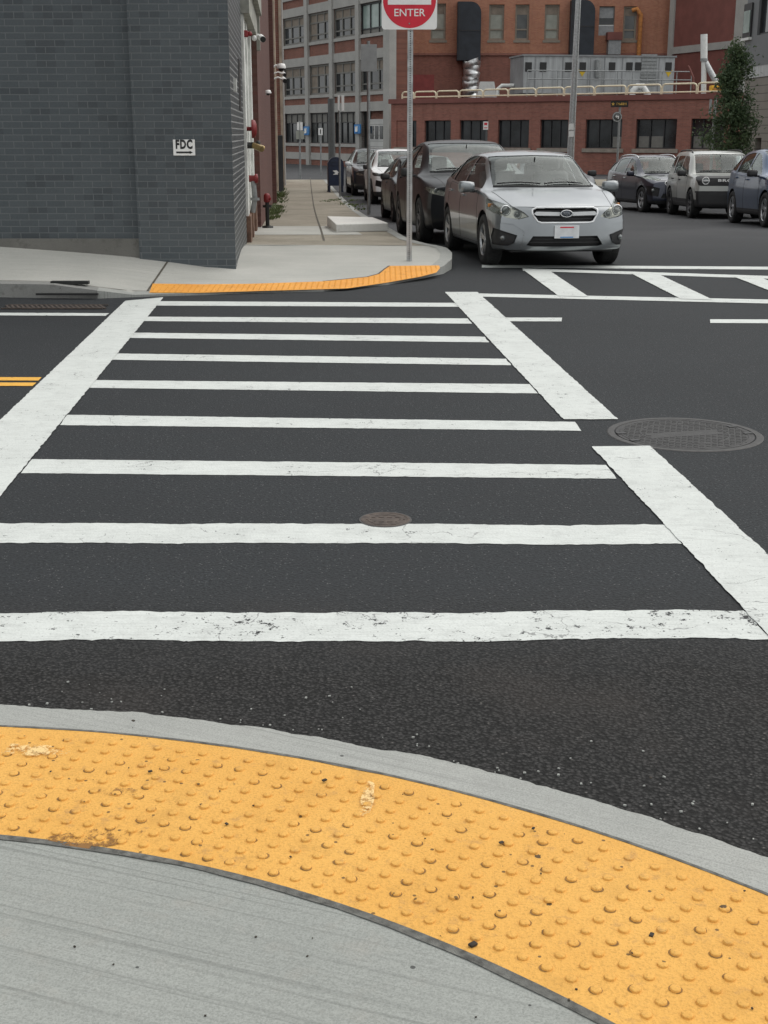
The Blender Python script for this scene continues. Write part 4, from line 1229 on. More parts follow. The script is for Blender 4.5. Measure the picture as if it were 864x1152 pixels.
        mb.box((x, my + .066, mz), (.15, .006, .10), 2); mb.box((h.x + sd*.03, my, mz - .055), (.12, .05, .035), 1, None, .01)
        mb.build('mirror', [S.get('mirror_m', paint), M['black_plastic'], M['chrome']], root)
    for yc in (fo, fo + wb):
        for sd in (-1, 1): make_wheel(root, sd*tr, yc, rw, spokes, rim, .215, style)
    # cabin
    zb_ = pchip(S['zb']); yb = S['side'][0][0][0]
    fl = S['H']
    for sd in (-1, 1):
        mb = MB(); sy = yb + .82; sx = sd*.37
        mb.box((sx, sy - .28, .52*cz), (.50, .52, .16), 0, None, .05)
        Mx = Matrix.Translation((sx, sy + .08, .56*cz)) @ Matrix.Rotation(math.radians(-14), 4, 'X')
        mb.box((0, 0, .30), (.50, .14, .62), 0, Mx, .055); mb.box((0, 0, .72), (.27, .10, .19), 0, Mx, .04)
        mb.tube([(-.06, 0, .58), (-.06, 0, .66)], .008, 6, 0, M=Mx); mb.tube([(.06, 0, .58), (.06, 0, .66)], .008, 6, 0, M=Mx)
        mb.build('seat', M['seat'], root)
    mb = MB(); sy = yb + 1.72; mb.box((0, sy, .52*cz), (1.25, .5, .16), 0, None, .05); mb.box((0, sy + .28, .82*cz), (1.28, .14, .58), 0, None, .05)
    for sx in (-.36, .36): mb.box((sx, sy + .28, 1.17*cz), (.26, .10, .16), 0, None, .03)
    mb.build('rear_seat', M['seat'], root)
    mb = MB(); zt = zb_(yb) - .02
    mb.box((0, yb - .02, zt - .22), (S['W'] - .22, .62, .44), 0, None, .06); mb.box((.37, yb + .25, zt - .02), (.36, .2, .12), 0, None, .04)
    mb.build('dashboard', M['black_plastic'], root)
    mb = MB(); T = Matrix.Translation((.37, yb + .44, zt - .02)) @ Matrix.Rotation(math.radians(65), 4, 'X')
    mb.tube([T @ Vector((.185*math.cos(a*PI/12), .185*math.sin(a*PI/12), 0)) for a in range(25)], .015, 6, caps=False); mb.box((0, 0, 0), (.34, .05, .03), 0, T); mb.box((0, 0, .01), (.14, .12, .05), 0, T, .02)
    mb.build('steering_wheel', M['black_plastic'], root)
    # rear-view mirror and wipers
    zt2 = S['ws'][4][1]; hh = surf_y(0, zt2 - .09)
    mb = MB(); mb.box((0, hh.y + .10, zt2 - .10), (.24, .03, .065), 0, None, .012); mb.tube([(0, hh.y + .10, zt2 - .10), (0, hh.y + .06, zt2 - .03)], .01, 6); mb.build('rear_view_mirror', M['black_plastic'], root)
    z0 = S['ws'][0][1]
    for x0, x1 in ((-.05, -.60), (.52, .0)):
        pts = [surf_y(x0 + (x1-x0)*q/8, z0 + .018 + .016*math.sin(q/8*PI)) for q in range(9)]
        pts = [p - Vector((0, .012, -.006)) for p in pts if p is not None]
        if len(pts) > 2: mb = MB(); mb.tube(pts, .009, 6); mb.build('wiper', M['grille'], root)
    # trim round the screen foot
    pts = [surf_y(-S['ws'][1][0] + 2*S['ws'][1][0]*q/20, z0 - .012) for q in range(21)]
    pts = [p for p in pts if p is not None]
    if len(pts) > 2: mb = MB(); mb.tube(pts, .016, 6); mb.build('cowl', M['grille'], root)
    if rails:
        for sd in (-1, 1):
            pts = []
            for q in range(11):
                yy = L*.47 + L*.40*q/10; xx = sd*(pchip(S['wt'])(yy) - .05); h = surf_z(xx, yy)
                if h is not None: pts.append(h + Vector((0, 0, .035 if 0 < q < 10 else .0)))
            mb = MB(); mb.tube(pts, .016, 8); mb.build('roof_rail', rails, root)
    for fn in S.get('extra', []): fn(root, surf_y, surf_x, surf_z)
    bm.free()
    return root

silver = mk_paintcar('silver_paint', (.275, .292, .302), .75, .24)
black_p = mk_paintcar('black_car_paint', (.011, .012, .014), .0, .28, coat=.15, spec=.22)
grey_p = mk_paintcar('slate_car_paint', (.075, .082, .09), .1, .3, coat=.2, spec=.3)
white_p = mk_paintcar('white_car_paint', (.86, .87, .87), .0, .3, coat=.3)
dark_p = mk_paintcar('charcoal_car_paint', (.030, .030, .032), .3, .3)
blugrey_p = mk_paintcar('violet_grey_paint', (.030, .034, .055), .5, .26)
sage_p = mk_paintcar('sage_grey_paint', (.43, .44, .41), .15, .34)
blue_p = mk_paintcar('blue_car_paint', (.030, .072, .155), .45, .24)

# --- silver hatchback
gr = [(-.35,.762),(.35,.762),(.405,.735),(.405,.69),(.345,.592),(.30,.578),(-.30,.578),(-.345,.592),(-.405,.69),(-.405,.735)]
lo = [(-.40,.415),(.40,.415),(.475,.305),(.41,.288),(-.41,.288),(-.475,.305)]
hl = [(.445,.650),(.50,.705),(.62,.775),(.74,.825),(.835,.858),(.865,.83),(.86,.745),(.82,.690),(.70,.638),(.56,.618)]
fg = [(.585,.425),(.62,.325),(.68,.292),(.815,.296),(.835,.36),(.825,.505),(.74,.475)]
def badge_stars(root, sy, sx, sz):
    h = sy(0, .690*.966); mb = MB()
    vs = []
    n = 32
    T = Matrix.Translation(h + Vector((0, -.012, .0))) @ Matrix.Rotation(PI/2, 4, 'X') @ Matrix.Diagonal((1.75, 1, 1, 1))
    mb.lathe([(.044, -.01), (.044, .006), (.040, .010), (.037, .006)], 32, 0, T); mb.lathe([(.038, 0), (.038, .004), (.0001, .004)], 32, 1, T)
    for (x, z, r) in [(-.030, .010, .013), (.000, .012, .008), (.022, .006, .008), (.038, -.004, .008), (.006, -.015, .008), (-.014, -.006, .008)]:
        pts = [((r if q % 2 == 0 else r*.42)*math.cos(PI/2 + q*PI/4), (r if q % 2 == 0 else r*.42)*math.sin(PI/2 + q*PI/4)) for q in range(8)]
        mb.prism([(h.x + x + a, h.z + z + b) for a, b in pts], h.y - .0185, h.y - .0155, 'y', 0)
    mb.build('badge', [M['chrome'], M['emblem_dark']], root)
HS = scaled(HATCH, 4.42, 1.74, 1.415); KZ = HS['sz']; HS['extra'] = [badge_stars]; HS['plate_z'] = .452; HS['hood_y'] = (.13, 1.04); HS['mirror_m'] = silver
make_car('hatchback_car', HS, silver, 'silver hatchback with chrome winged grille, parked nearest at the corner facing the crosswalk', 'car', hit_ground(551.0, 297.5, gz), math.radians(7), .05,
  [('headlight', [(x, z*KZ) for x, z in hl], True, dict(depth=.075, lamps=[(.70, .725*KZ, .062), (.565, .678*KZ, .045)], amber=(.815, .775*KZ, .06, .04))),
   ('grille', [(x, z*KZ) for x, z in gr], False, dict(depth=.05, poly=[(x, z*KZ) for x, z in gr], surround=.012, surmat=M['bright_silver'], bars=[(.725*KZ,-.36,.36,.005),(.650*KZ,-.34,.34,.005),(.620*KZ,-.34,.34,.005)])),
   ('air_intake', [(x, z*KZ) for x, z in lo], False, dict(depth=.06, bars=[(.375*KZ,-.42,.42,.006),(.335*KZ,-.45,.45,.006)])),
   ('fog_light', [(x, z*KZ) for x, z in fg], True, dict(depth=.05, lamp=(.735, .385*KZ, .032))),
   ('bumper_insert', [(x, z*KZ) for x, z in [(.50,.47),(.62,.555),(.93,.60),(.95,.255),(.56,.262),(.53,.30)]], True, dict(depth=.016, mat=silver, rim=silver))],
  spokes=5, style=1, hero=True)
def wing_bar(root): pass
# the winged bar of the silver grille
_r = bpy.data.objects['hatchback_car']
mb = MB()
for sd in (-1, 1):
    mb = MB()
    mb.prism([(sd*.072, .695*.966+.012), (sd*.36, .700*.966+.014), (sd*.392, .686*.966), (sd*.36, .668*.966), (sd*.072, .662*.966)], .070+.02*0, .105, 'y', 0)
    mb.build('grille_wing', M['bright_silver'], _r)

# --- black crossover behind it
YS = scaled(CROSS, 4.75, 1.92, 1.63, cladding=.0, plate_z=.50, hood_y=(.12, 1.1), mirror_m=M['black_plastic'])
hlY = [(.53,.745),(.60,.80),(.78,.865),(.88,.885),(.90,.84),(.84,.775),(.66,.735)]
loY = [(-.55,.40),(.55,.40),(.62,.31),(-.62,.31)]
make_car('crossover_car', YS, black_p, 'glossy black crossover parked directly behind the silver hatchback', 'car', hit_ground(477.5, 272.5, gz), math.radians(6), .07,
  [('headlight', hlY, True, dict(depth=.05, lamps=[(.76, .815, .035)])), ('air_intake', loY, False, dict(depth=.05))], rim=M['rim_dark'])
# --- slate car
SS = scaled(HATCH, 4.5, 1.80, 1.50, plate_z=.48, mirror_m=M['black_plastic'])
make_car('compact_car', SS, grey_p, 'slate grey compact car between the black crossover and the white sport utility', 'car', hit_ground(446, 249.5, gz), math.radians(5), .08,
  [('headlight', hl, True, dict(depth=.06, lamps=[(.70, .735, .05)])), ('grille', gr, False, dict(depth=.04)), ('air_intake', lo, False, dict(depth=.05))], rim=M['rim_dark'])
# --- white sport utility
WS = scaled(CROSS, 4.8, 1.95, 1.70, cladding=.40, plate_z=.50, rw=.375, hood_y=(.12, 1.1), mirror_m=M['black_plastic'])
hlW = [(.56,.86),(.58,.93),(.92,.985),(.94,.93),(.90,.875)]
grW = [(-.54,.945),(.54,.945),(.52,.845),(-.52,.845)]
loW = [(-.50,.66),(.50,.66),(.56,.52),(.48,.47),(-.48,.47),(-.56,.52)]
fgW = [(.62,.70),(.86,.76),(.88,.58),(.66,.52)]
make_car('sport_utility_car', WS, white_p, 'white sport utility with black grille band, parked near the blue mailbox', 'car', hit_ground(421, 229.2, gz), math.radians(5), .08,
  [('headlight', hlW, True, dict(depth=.05, refl=M['black_plastic'], lamps=[(.74, .915, .03)])), ('grille', grW, False, dict(depth=.04, bars=[(.895,-.5,.5,.008)])),
   ('air_intake', loW, False, dict(depth=.05, bars=[(.60,-.5,.5,.012),(.54,-.5,.5,.012)])), ('fog_light', fgW, True, dict(depth=.05))], rim=M['rim_dark'])
# --- charcoal car at the end of the row
DS = scaled(CROSS, 4.6, 1.86, 1.70, cladding=.36, mirror_m=white_p)
make_car('crossover_car', DS, dark_p, 'charcoal car with a pale mirror cap, farthest in the row along the left kerb', 'car', hit_ground(399, 219.8, gz), math.radians(6), .09,
  [('headlight', hlY, True, dict(depth=.05)), ('grille', grW, False, dict(depth=.04))], rim=M['rim_dark'])
# --- grey car half hidden on the street
GS = scaled(CROSS, 4.6, 1.85, 1.60, cladding=.34, mirror_m=M['black_plastic'])
p = hit_y(590, 200, 32.0); make_car('crossover_car', GS, grey_p, 'grey car mostly hidden behind the roof of the silver hatchback', 'car', Vector((p.x, 32.0, 0)), math.radians(5), .09,
  [('headlight', hlY, True, dict(depth=.05)), ('grille', grW, False, dict(depth=.04))])
# --- right-hand row
KS = scaled(CROSS, 4.26, 1.76, 1.54, cladding=.33, rw=.34, plate_z=.50, mirror_m=blugrey_p)
hlK = [(.50,.875),(.56,.955),(.74,1.01),(.86,1.02),(.88,.96),(.80,.90),(.62,.855)]
grK = [(-.42,.84),(.42,.84),(.47,.79),(.40,.70),(-.40,.70),(-.47,.79)]
loK = [(-.52,.52),(.52,.52),(.58,.40),(-.58,.40)]
fgK = [(.60,.66),(.84,.72),(.86,.48),(.64,.44)]
make_car('crossover_car', KS, blugrey_p, 'dark violet-grey crossover with roof rails, rear car of the row on the right', 'car', hit_ground(724, 238.7, gz), math.radians(9.5), .08,
  [('headlight', hlK, True, dict(depth=.06, lamps=[(.74, .955, .045)])), ('grille', grK, False, dict(depth=.04, poly=grK, surround=.012)), ('air_intake', loK, False, dict(depth=.05)), ('fog_light', fgK, True, dict(depth=.05, lamp=(.75, .60, .05)))],
  rails=M['chrome'], handle_m=M['chrome'], spokes=5)
BS = scaled(BOXY, 4.15, 1.79, 1.63, cladding=.46, rw=.35); BS.update(plate_z=.57, mirror_m=M['black_plastic'], hood_w=(.70, .78), hood_y=(.10, 1.1))
grB = [(-.82,1.02),(.82,1.02),(.84,.97),(.82,.80),(.78,.78),(-.78,.78),(-.82,.80),(-.84,.97)]
bpB = [(-.86,.66),(.86,.66),(.88,.50),(.80,.40),(-.80,.40),(-.88,.50)]
def letters_bar(root, sy, sx, sz):
    mb = MB(); h = sy(0, .905)
    v_, f_ = text_faces('BRONCO', .082, 'CENTER', .003, 1.15)
    b = Matrix.Translation((0, h.y + .012, .905)) @ UPRIGHT @ Matrix.Diagonal((2.05, 1, 1, 1))
    mb.add(v_, f_, 0, False, b); mb.build('lettering', M['sign_white'], root)
    for sd in (-1, 1):
        for q in (.66,):
            hh = sy(sd*q, .90); T = Matrix.Translation(hh + Vector((0, .012, 0))) @ Matrix.Rotation(PI/2, 4, 'X')
            mb = MB(); mb.lathe([(.088, -.02), (.092, .010), (.074, .014), (.070, .004)], 24, 0, T); mb.lathe([(.068, -.01), (.055, .008), (.0001, .014)], 20, 1, T)
            mb.box((hh.x, hh.y - .002, .90), (.15, .012, .022)); mb.build('headlight', [M['sign_white'], M['lens']], root)
BS['extra'] = [letters_bar]
make_car('boxy_sport_utility_car', BS, sage_p, 'boxy sage-grey sport utility with a wide black grille, middle of the right-hand row', 'car', hit_ground(779, 245.4, gz), math.radians(-1), .08,
  [('grille', grB, False, dict(depth=.03)), ('bumper_insert', bpB, False, dict(depth=.008, mat=M['black_plastic']))],
  rails=M['black_plastic'], rim=M['rim_dark'], spokes=5, handle_m=M['black_plastic'])
MS = scaled(CROSS, 4.45, 1.80, 1.61, cladding=.35, rw=.35, mirror_m=M['black_plastic'])
make_car('crossover_car', MS, blue_p, 'blue crossover cut by the right edge of the photo', 'car', hit_ground(863.0, 255.8, gz), math.radians(-.5), .08,
  [('headlight', hlK, True, dict(depth=.05, lamps=[(.74, .955, .045)])), ('grille', grK, False, dict(depth=.04)), ('air_intake', loK, False, dict(depth=.05))], rim=M['rim'], spokes=5)
# ------------------------------------------------------------------ the dark brick corner building
XC, YC = -1.70, 15.05
XP = hit_y(157, 285, YC).x
db = thing('corner_building', (XC, YC, 0), 'dark slate-grey brick building standing on the far left corner', 'building')
mb = MB()
zb0 = -.1
mb.add([(XP, YC, zb0), (XC, YC, zb0), (XC, YC, 7.5), (XP, YC, 7.5)], [(0,1,2,3)])
mb.add([(XP, YC, zb0), (XP, YC, 7.5), (XP, YC+.11, 7.5), (XP, YC+.11, zb0)], [(0,1,2,3)])
mb.add([(-30, YC+.11, zb0), (XP, YC+.11, zb0), (XP, YC+.11, 7.5), (-30, YC+.11, 7.5)], [(0,1,2,3)])
mb.build('front_wall', M['brick_dark'], db, world=True)
ang = math.atan(AX)
def along(y, out=0.0, z=0.0): return Vector((line1(y) + out*math.cos(ang), y + out*math.sin(ang), z))
mb = MB()
a, b = along(YC), along(19.05)
mb.add([(a.x, a.y, zb0-.2), (b.x, b.y, zb0-.2), (b.x, b.y, 7.5), (a.x, a.y, 7.5)], [(0,1,2,3)])
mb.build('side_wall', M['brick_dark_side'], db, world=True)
mb = MB(); mb.add([(-30, YC, 7.5), (XC, YC, 7.5), (along(19).x, 19.05, 7.5), (-30, 19.05, 7.5)], [(0,1,2,3)]); mb.build('roof', M['roofing'], db, world=True)
# plain concrete footing showing under the set-back brickwork
ft_ = hit_y(0, 268.3, YC+.1).z
mb = MB(); mb.bx(-30, XP-.004, YC+.055, YC+.20, -.15, ft_); mb.build('footing', M['plinth'], db, world=True)
mb = MB(); mb.bx(XP-.012, XP-.002, YC+.085, YC+.12, ft_, 7.4); mb.build('wall_joint', M['sign_black'], db, world=True)
# slot and small plate on the side wall
def side_box(y0, y1, z0, z1, out0, out1, mb, mi=0):
    ps = [along(y0, out0), along(y1, out0), along(y1, out1), along(y0, out1)]
    vs = [(p.x, p.y, z0) for p in ps] + [(p.x, p.y, z1) for p in ps]
    mb.add(vs, [(0,3,2,1), (4,5,6,7), (0,1,5,4), (1,2,6,5), (2,3,7,6), (3,0,4,7)], mi)
def side_yz(u, v, out=0.0):
    """place on the left house line seen at a pixel"""
    lo, hi = 15.05, 70
    for _ in range(50):
        m = (lo+hi)/2; p = along(m, out); q = hit_y(u, v, p.y)
        if q.x > p.x: hi_, lo_ = hi, m; lo = m if True else lo
        else: hi = m
        if False: pass
    p = along((lo+hi)/2, out); return p.y, hit_y(u, v, p.y).z
def y_of_u(u, out=0.0):
    lo, hi = 15.05, 75
    for _ in range(50):
        m = (lo+hi)/2; p = along(m, out)
        uu = 432 + F*p.x/(p.y*cp + (EYE - 1.8)*sp)
        if uu < u: lo = m
        else: hi = m
    return (lo+hi)/2
def z_at(v, y): return hit_y(432, v, y).z
ya, yb_ = y_of_u(269.5), y_of_u(271.5)
mb = MB(); side_box(ya, yb_, z_at(124, ya), z_at(66, ya), -.02, .006, mb); mb.build('vent_slot', M['sign_black'], db, world=True)
ya = 15.9; mb = MB(); side_box(ya, ya+.12, z_at(103, ya), z_at(88, ya), 0, .035, mb); mb.build('nameplate', M['white_wood'], db, world=True)

# FDC sign on the pier
s0 = hit_y(207, 166, YC-.02); w_, h_ = .245, .172
sg = thing('wall_sign', (s0.x, YC-.012, s0.z), 'small white FDC sign with a black arrow on the dark brick pier', 'sign')
mb = MB(); mb.box((0, 0, 0), (w_, .006, h_), 0, None, .002); mb.build('sign_plate', M['sign_white'], sg)
v_, f_ = text_faces('FDC', .112, 'CENTER', .0055, 1.16)
mb = MB(); mb.add(v_, f_, 0, False, Matrix.Translation((0, -.0045, .030)) @ UPRIGHT @ Matrix.Diagonal((.82, 1.15, 1, 1))); mb.build('lettering', M['sign_black'], sg)
mb = MB(); mb.box((-.012, -.0045, -.052), (.155, .002, .019)); mb.prism([(.062, -.035), (.095, -.052), (.062, -.069)], -.0055, -.0035, 'y'); mb.build('arrow', M['sign_black'], sg)

# ------------------------------------------------------------------ white shopfront bay and red brick building behind
wb_ = thing('white_storefront', (*along(19.2)[:2], gz(0, 19.2)), 'narrow white painted storefront bay beside the dark brick corner building', 'building')
mb = MB(); side_box(19.05, 24.0, -.6, 6.5, -.6, -.10, mb); mb.build('wall', M['rust'], wb_, world=True)
for (y0, y1) in ((19.15, 19.75), (20.5, 20.95), (22.4, 23.0)):
    mb = MB(); side_box(y0, y1, .45, 3.2, -.09, .03, mb); mb.build('pilaster', M['white_wood'], wb_, world=True)
    mb = MB(); side_box(y0-.02, y1+.02, -.5, .45, -.09, .06, mb); mb.build('pilaster_base', M['rust'], wb_, world=True)
mb = MB(); side_box(19.75, 22.4, .5, 3.0, -.09, -.02, mb); mb.build('shop_window', M['white_wood'], wb_, world=True)
mb = MB(); side_box(19.1, 23.9, 3.2, 3.55, -.09, .12, mb); side_box(19.1, 23.95, 3.55, 4.3, -.09, .20, mb); mb.build('cornice', M['old_wood'], wb_, world=True)
# alarm gong, horn, pipes, cameras on it
def lab(name, loc, label, cat): return thing(name, loc, label, cat)
p = along(19.4, .10, z_at(145, 19.4)); t = lab('alarm_gong', p, 'round red alarm gong on the white storefront pilaster', 'alarm bell')
T = Matrix.Translation(p) @ Matrix.Rotation(ang, 4, 'Z') @ Matrix.Rotation(PI/2, 4, 'Y')
mb = MB(); mb.lathe([(.03, -.09), (.03, .0), (.125, .0), (.13, .02), (.115, .055), (.06, .075), (.0001, .08)], 24, 0, T); mb.build('gong', M['gong_red'], t, world=True)
p = along(19.45, .10, z_at(163.5, 19.45)); t = lab('inlet_pipe', p, 'black double inlet pipe sticking out below the red gong', 'fire inlet')
mb = MB(); T = Matrix.Translation(p) @ Matrix.Rotation(ang, 4, 'Z') @ Matrix.Rotation(PI/2, 4, 'Y')
mb.lathe([(.09, -.10), (.09, -.085), (.045, -.08), (.045, .06), (.065, .065), (.065, .11), (.05, .12), (.0001, .12)], 18, 0, T)
mb.build('pipe', M['black_iron'], t, world=True)
mb = MB(); 
for d in (-1, 1): mb.tube([p + Vector((.02, 0, 0)), p + Vector((.10, -.09*d, -.03)), p + Vector((.15, -.12*d, -.05))], .045, 10)
mb.build('inlet', M['brass'], t, world=True)
p = along(19.5, .1, z_at(38, 19.5)); t = lab('strobe_light', p, 'small red strobe light high on the white storefront', 'alarm light')
mb = MB(); mb.box(p + Vector((-.05, 0, 0)), (.08, .11, .09), 0, None, .02, ang); mb.sphere(p + Vector((.01, 0, 0)), .035, 10, 6, 0); mb.build('housing', M['gong_red'], t, world=True)
for (yy, vv, hh) in ((20.2, 201, 'gong'),):
    p = along(yy, .1, z_at(vv, yy)); t = lab('hose_valve', p, 'red capped hose valve low on the white storefront', 'fire valve')
    T = Matrix.Translation(p) @ Matrix.Rotation(ang, 4, 'Z') @ Matrix.Rotation(PI/2, 4, 'Y')
    mb = MB(); mb.lathe([(.05, -.12), (.05, .0), (.07, .005), (.07, .05), (.0001, .06)], 16, 0, T); mb.build('valve', M['gong_red'], t, world=True)
    mb = MB(); mb.tube([p + Vector((-.02, 0, -.02)), p + Vector((.0, 0, -.3)), p + Vector((-.04, 0, -.5))], .04, 8); mb.lathe([(.07, -.02), (.07, .02)], 12, 0, Matrix.Translation(p + Vector((0, 0, -.3)))); mb.build('pipe', M['galv_dull'], t, world=True)
yh = 23.7; SK = .62; p = along(yh, .22, 0); z0 = pz(p.x, p.y)
t = lab('standpipe', (p.x, p.y, z0), 'black standpipe with a red cap rising from the pavement by the white storefront', 'standpipe')
mb = MB(); mb.tube([(p.x, p.y, z0), (p.x, p.y, z0+.45)], .035, 12); mb.lathe([(.10, 0), (.10, .03), (.06, .04)], 14, 0, Matrix.Translation((p.x, p.y, z0))); mb.lathe([(.08, 0), (.08, .04)], 14, 0, Matrix.Translation((p.x, p.y, z0+.36))); mb.build('pipe', M['black_iron'], t, world=True)
mb = MB(); mb.lathe([(.05, 0), (.06, .03), (.06, .12), (.035, .15), (.0001, .155)], 16, 0, Matrix.Translation((p.x, p.y, z0+.45))); mb.tube([(p.x-.02, p.y, z0+.51), (p.x+.07, p.y-.03, z0+.51)], .026, 10); mb.build('cap', M['gong_red'], t, world=True)

rb = thing('red_brick_building', (*along(24)[:2], gz(0, 24)), 'red painted brick building along the left pavement beyond the white storefront', 'building')
YR0, YR1 = 24.0, 52.5
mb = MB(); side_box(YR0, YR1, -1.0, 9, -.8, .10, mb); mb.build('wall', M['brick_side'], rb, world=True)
mb = MB(); side_box(40.0, 40.5, -.8, 8.8, .1, .22, mb); mb.build('pilaster', M['brick_side'], rb, world=True)
mb = MB(); side_box(46.8, 47.3, -.8, 8.8, .1, .22, mb); mb.build('pilaster', M['brick_side'], rb, world=True)
mb = MB(); side_box(24.02, 24.25, 3.0, 8.6, .1, .16, mb); mb.build('corner_trim', M['old_wood'], rb, world=True)
mb = MB(); p = along(45.8, .17); mb.tube([(p.x, p.y, -.3), (p.x, p.y, 8.8)], .07, 10); mb.build('downpipe', M['beige_strip'], rb, world=True)
nb = thing('tan_brick_building', (*along(54)[:2], gz(0, 54)), 'tan and brown brick end of a building by the far end of the left pavement', 'building')
mb = MB(); side_box(54.2, 61.5, -1.0, 9, -.8, .32, mb); mb.build('wall', M['brick_infill'], nb, world=True)
mb = MB(); side_box(54.15, 54.5, -1, 9, .30, .40, mb); mb.build('corner_strip', M['beige_strip'], nb, world=True)
mb = MB(); p = along(57.5, .40); mb.tube([(p.x, p.y, -.6), (p.x, p.y, 8.8)], .06, 8); mb.build('downpipe', M['frame_concrete'], nb, world=True)
# grey metal gate standing along the wall
gt = thing('metal_gate', (*along(50)[:2], gz(0, 50)+.1), 'grey corrugated metal gate standing open against the red brick wall', 'gate')
mb = MB(); zt_ = z_at(154, 50); side_box(48.4, 52.2, gz(0, 50)+.2, zt_, .22, .27, mb)
mb.build('panel', M['gate_dark'], gt, world=True)
for yq in (48.4, 49.6, 50.9, 52.1):
    mb = MB(); side_box(yq, yq+.14, gz(0, 50)+.12, zt_+.06, .27, .36, mb); mb.build('post', M['gate_grey'], gt, world=True)
mb = MB(); side_box(48.2, 48.3, gz(0, 48)+.2, zt_+.05, .18, .40, mb); mb.build('end_frame', M['gate_dark'], gt, world=True)
# cameras
def camera_thing(u, v, y, label, big=1.0, out=.3, dome=False):
    p = along(y, out, 0); q = hit_y(u, v, p.y); p = Vector((p.x, p.y, q.z)); t = thing('security_camera', p, label, 'camera', 'security cameras on the left walls')
    w = along(y, .1, p.z)
    mb = MB(); mb.tube([w, Vector((w.x + .5*(p.x-w.x), p.y, p.z + .06*big)), p], .022*big, 8); mb.sphere(w, .05*big, 10, 6); mb.build('bracket', M['cam_white'], t, world=True)
    mb = MB()
    if dome:
        mb.lathe([(.0001, .10*big), (.07*big, .09*big), (.095*big, .03*big), (.095*big, 0)], 16, 0, Matrix.Translation(p)); mb.sphere(p, (.060*big,)*3, 14, 8, 1)
    else:
        d = Vector((.3, -1, -.25)).normalized(); mb.tube([p - d*.11*big, p + d*.09*big], .055*big, 14); mb.tube([p + d*.09*big, p + d*.13*big], .05*big, 14, 1)
    mb.build('housing', [M['cam_white'], M['sign_black']], t, world=True)
camera_thing(291, 43, 22.5, 'white bullet camera high on the storefront cornice edge', .9, .22)
camera_thing(315.5, 77, 44.0, 'largest white dome camera at the far top corner of the red brick wall', 1.6, .42, True)
camera_thing(318.5, 83.5, 45.5, 'small white camera just below the large dome camera', 1.1, .5)
camera_thing(320, 90, 44.5, 'white bullet camera hanging lowest in the cluster under the dome', 1.4, .5)
camera_thing(298.4, 105, 32.0, 'lone small white dome camera midway up the red brick wall', .8, .16, True)
# weeds at the wall foot and by the mailbox
wd = thing('weeds', (0, 0, 0), 'weeds growing in the pavement cracks along the wall and kerb', 'weeds'); bpy.data.objects.remove(wd)
mb = MB()
def tuft(x, y, n, h, spread):
    z = pz(x, y)
    for k in range(n):
        a = random.uniform(0, 2*PI); r = random.uniform(0, spread); c = Vector((x + r*math.cos(a), y + r*math.sin(a), z))
        L = h*random.uniform(.4, 1.1); d = Vector((math.cos(a)*.5, math.sin(a)*.5, 1)).normalized(); w = random.uniform(.012, .03)
        s = Vector((-math.sin(a), math.cos(a), 0))
        mb.add([c, c + d*L*.5 + s*w, c + d*L + Vector((math.cos(a), math.sin(a), -.5))*L*.2, c + d*L*.5 - s*w], [(0,1,2,3)])
for k in range(60):
    y = random.uniform(27, 53); p = along(y, random.uniform(.12, .38)); tuft(p.x, p.y, random.randint(8, 24), random.uniform(.06, .22) * (1.7 if y > 44 else .8), .16)
for (u, v) in [(375, 226), (381, 225), (388, 228), (393, 231), (399, 233), (404, 236), (391, 222), (368, 227), (396, 226), (402, 231), (385, 230)]:
    p = hit_ground(u, v, pz); tuft(p.x, p.y, 22, .07, .28)
setp(mb.build('weeds', M['weed']), 'green weeds growing in the pavement cracks along the red wall and the kerb', 'weeds', None, 'stuff')

# ------------------------------------------------------------------ far buildings
def far_pane(mb, x0, x1, z0, z1, y, mi=0): mb.bx(x0, x1, y, y+.05, z0, z1, mi)
def far_window(par, x0, x1, z0, z1, cols, rows, frame, pane, y=.18, fw=.09, blind=None, blind_m=None, name='window', row_h=None, bottom=None):
    mb = MB()
    mb.bx(x0, x0+fw, y-.06, y+.02, z0, z1); mb.bx(x1-fw, x1, y-.06, y+.02, z0, z1)
    mb.bx(x0+fw, x1-fw, y-.058, y+.018, z1-fw, z1); mb.bx(x0+fw, x1-fw, y-.058, y+.018, z0, z0+fw)
    for k in range(1, cols):
        x = x0 + (x1-x0)*k/cols; mb.bx(x-fw*.45, x+fw*.45, y-.05, y+.014, z0+fw, z1-fw)
    for r in (rows if isinstance(rows, (list, tuple)) else [k/rows for k in range(1, rows)]):
        z = z0 + (z1-z0)*r; mb.bx(x0+fw, x1-fw, y-.045, y+.010, z-fw*.4, z+fw*.4)
    w = mb.build(name, frame, par)
    mb = MB(); mb.bx(x0+.01, x1-.01, y+.02, y+.06, z0+.01, z1-.01); mb.build('pane', pane, w)
    if blind:
        mb = MB()
        for (bx0, bx1, bz0, bz1) in blind: mb.bx(x0 + (x1-x0)*bx0, x0 + (x1-x0)*bx1, y+.004, y+.019, z0 + (z1-z0)*bz0, z0 + (z1-z0)*bz1)
        mb.build('blind', blind_m, w)
    return w
GB = -.72
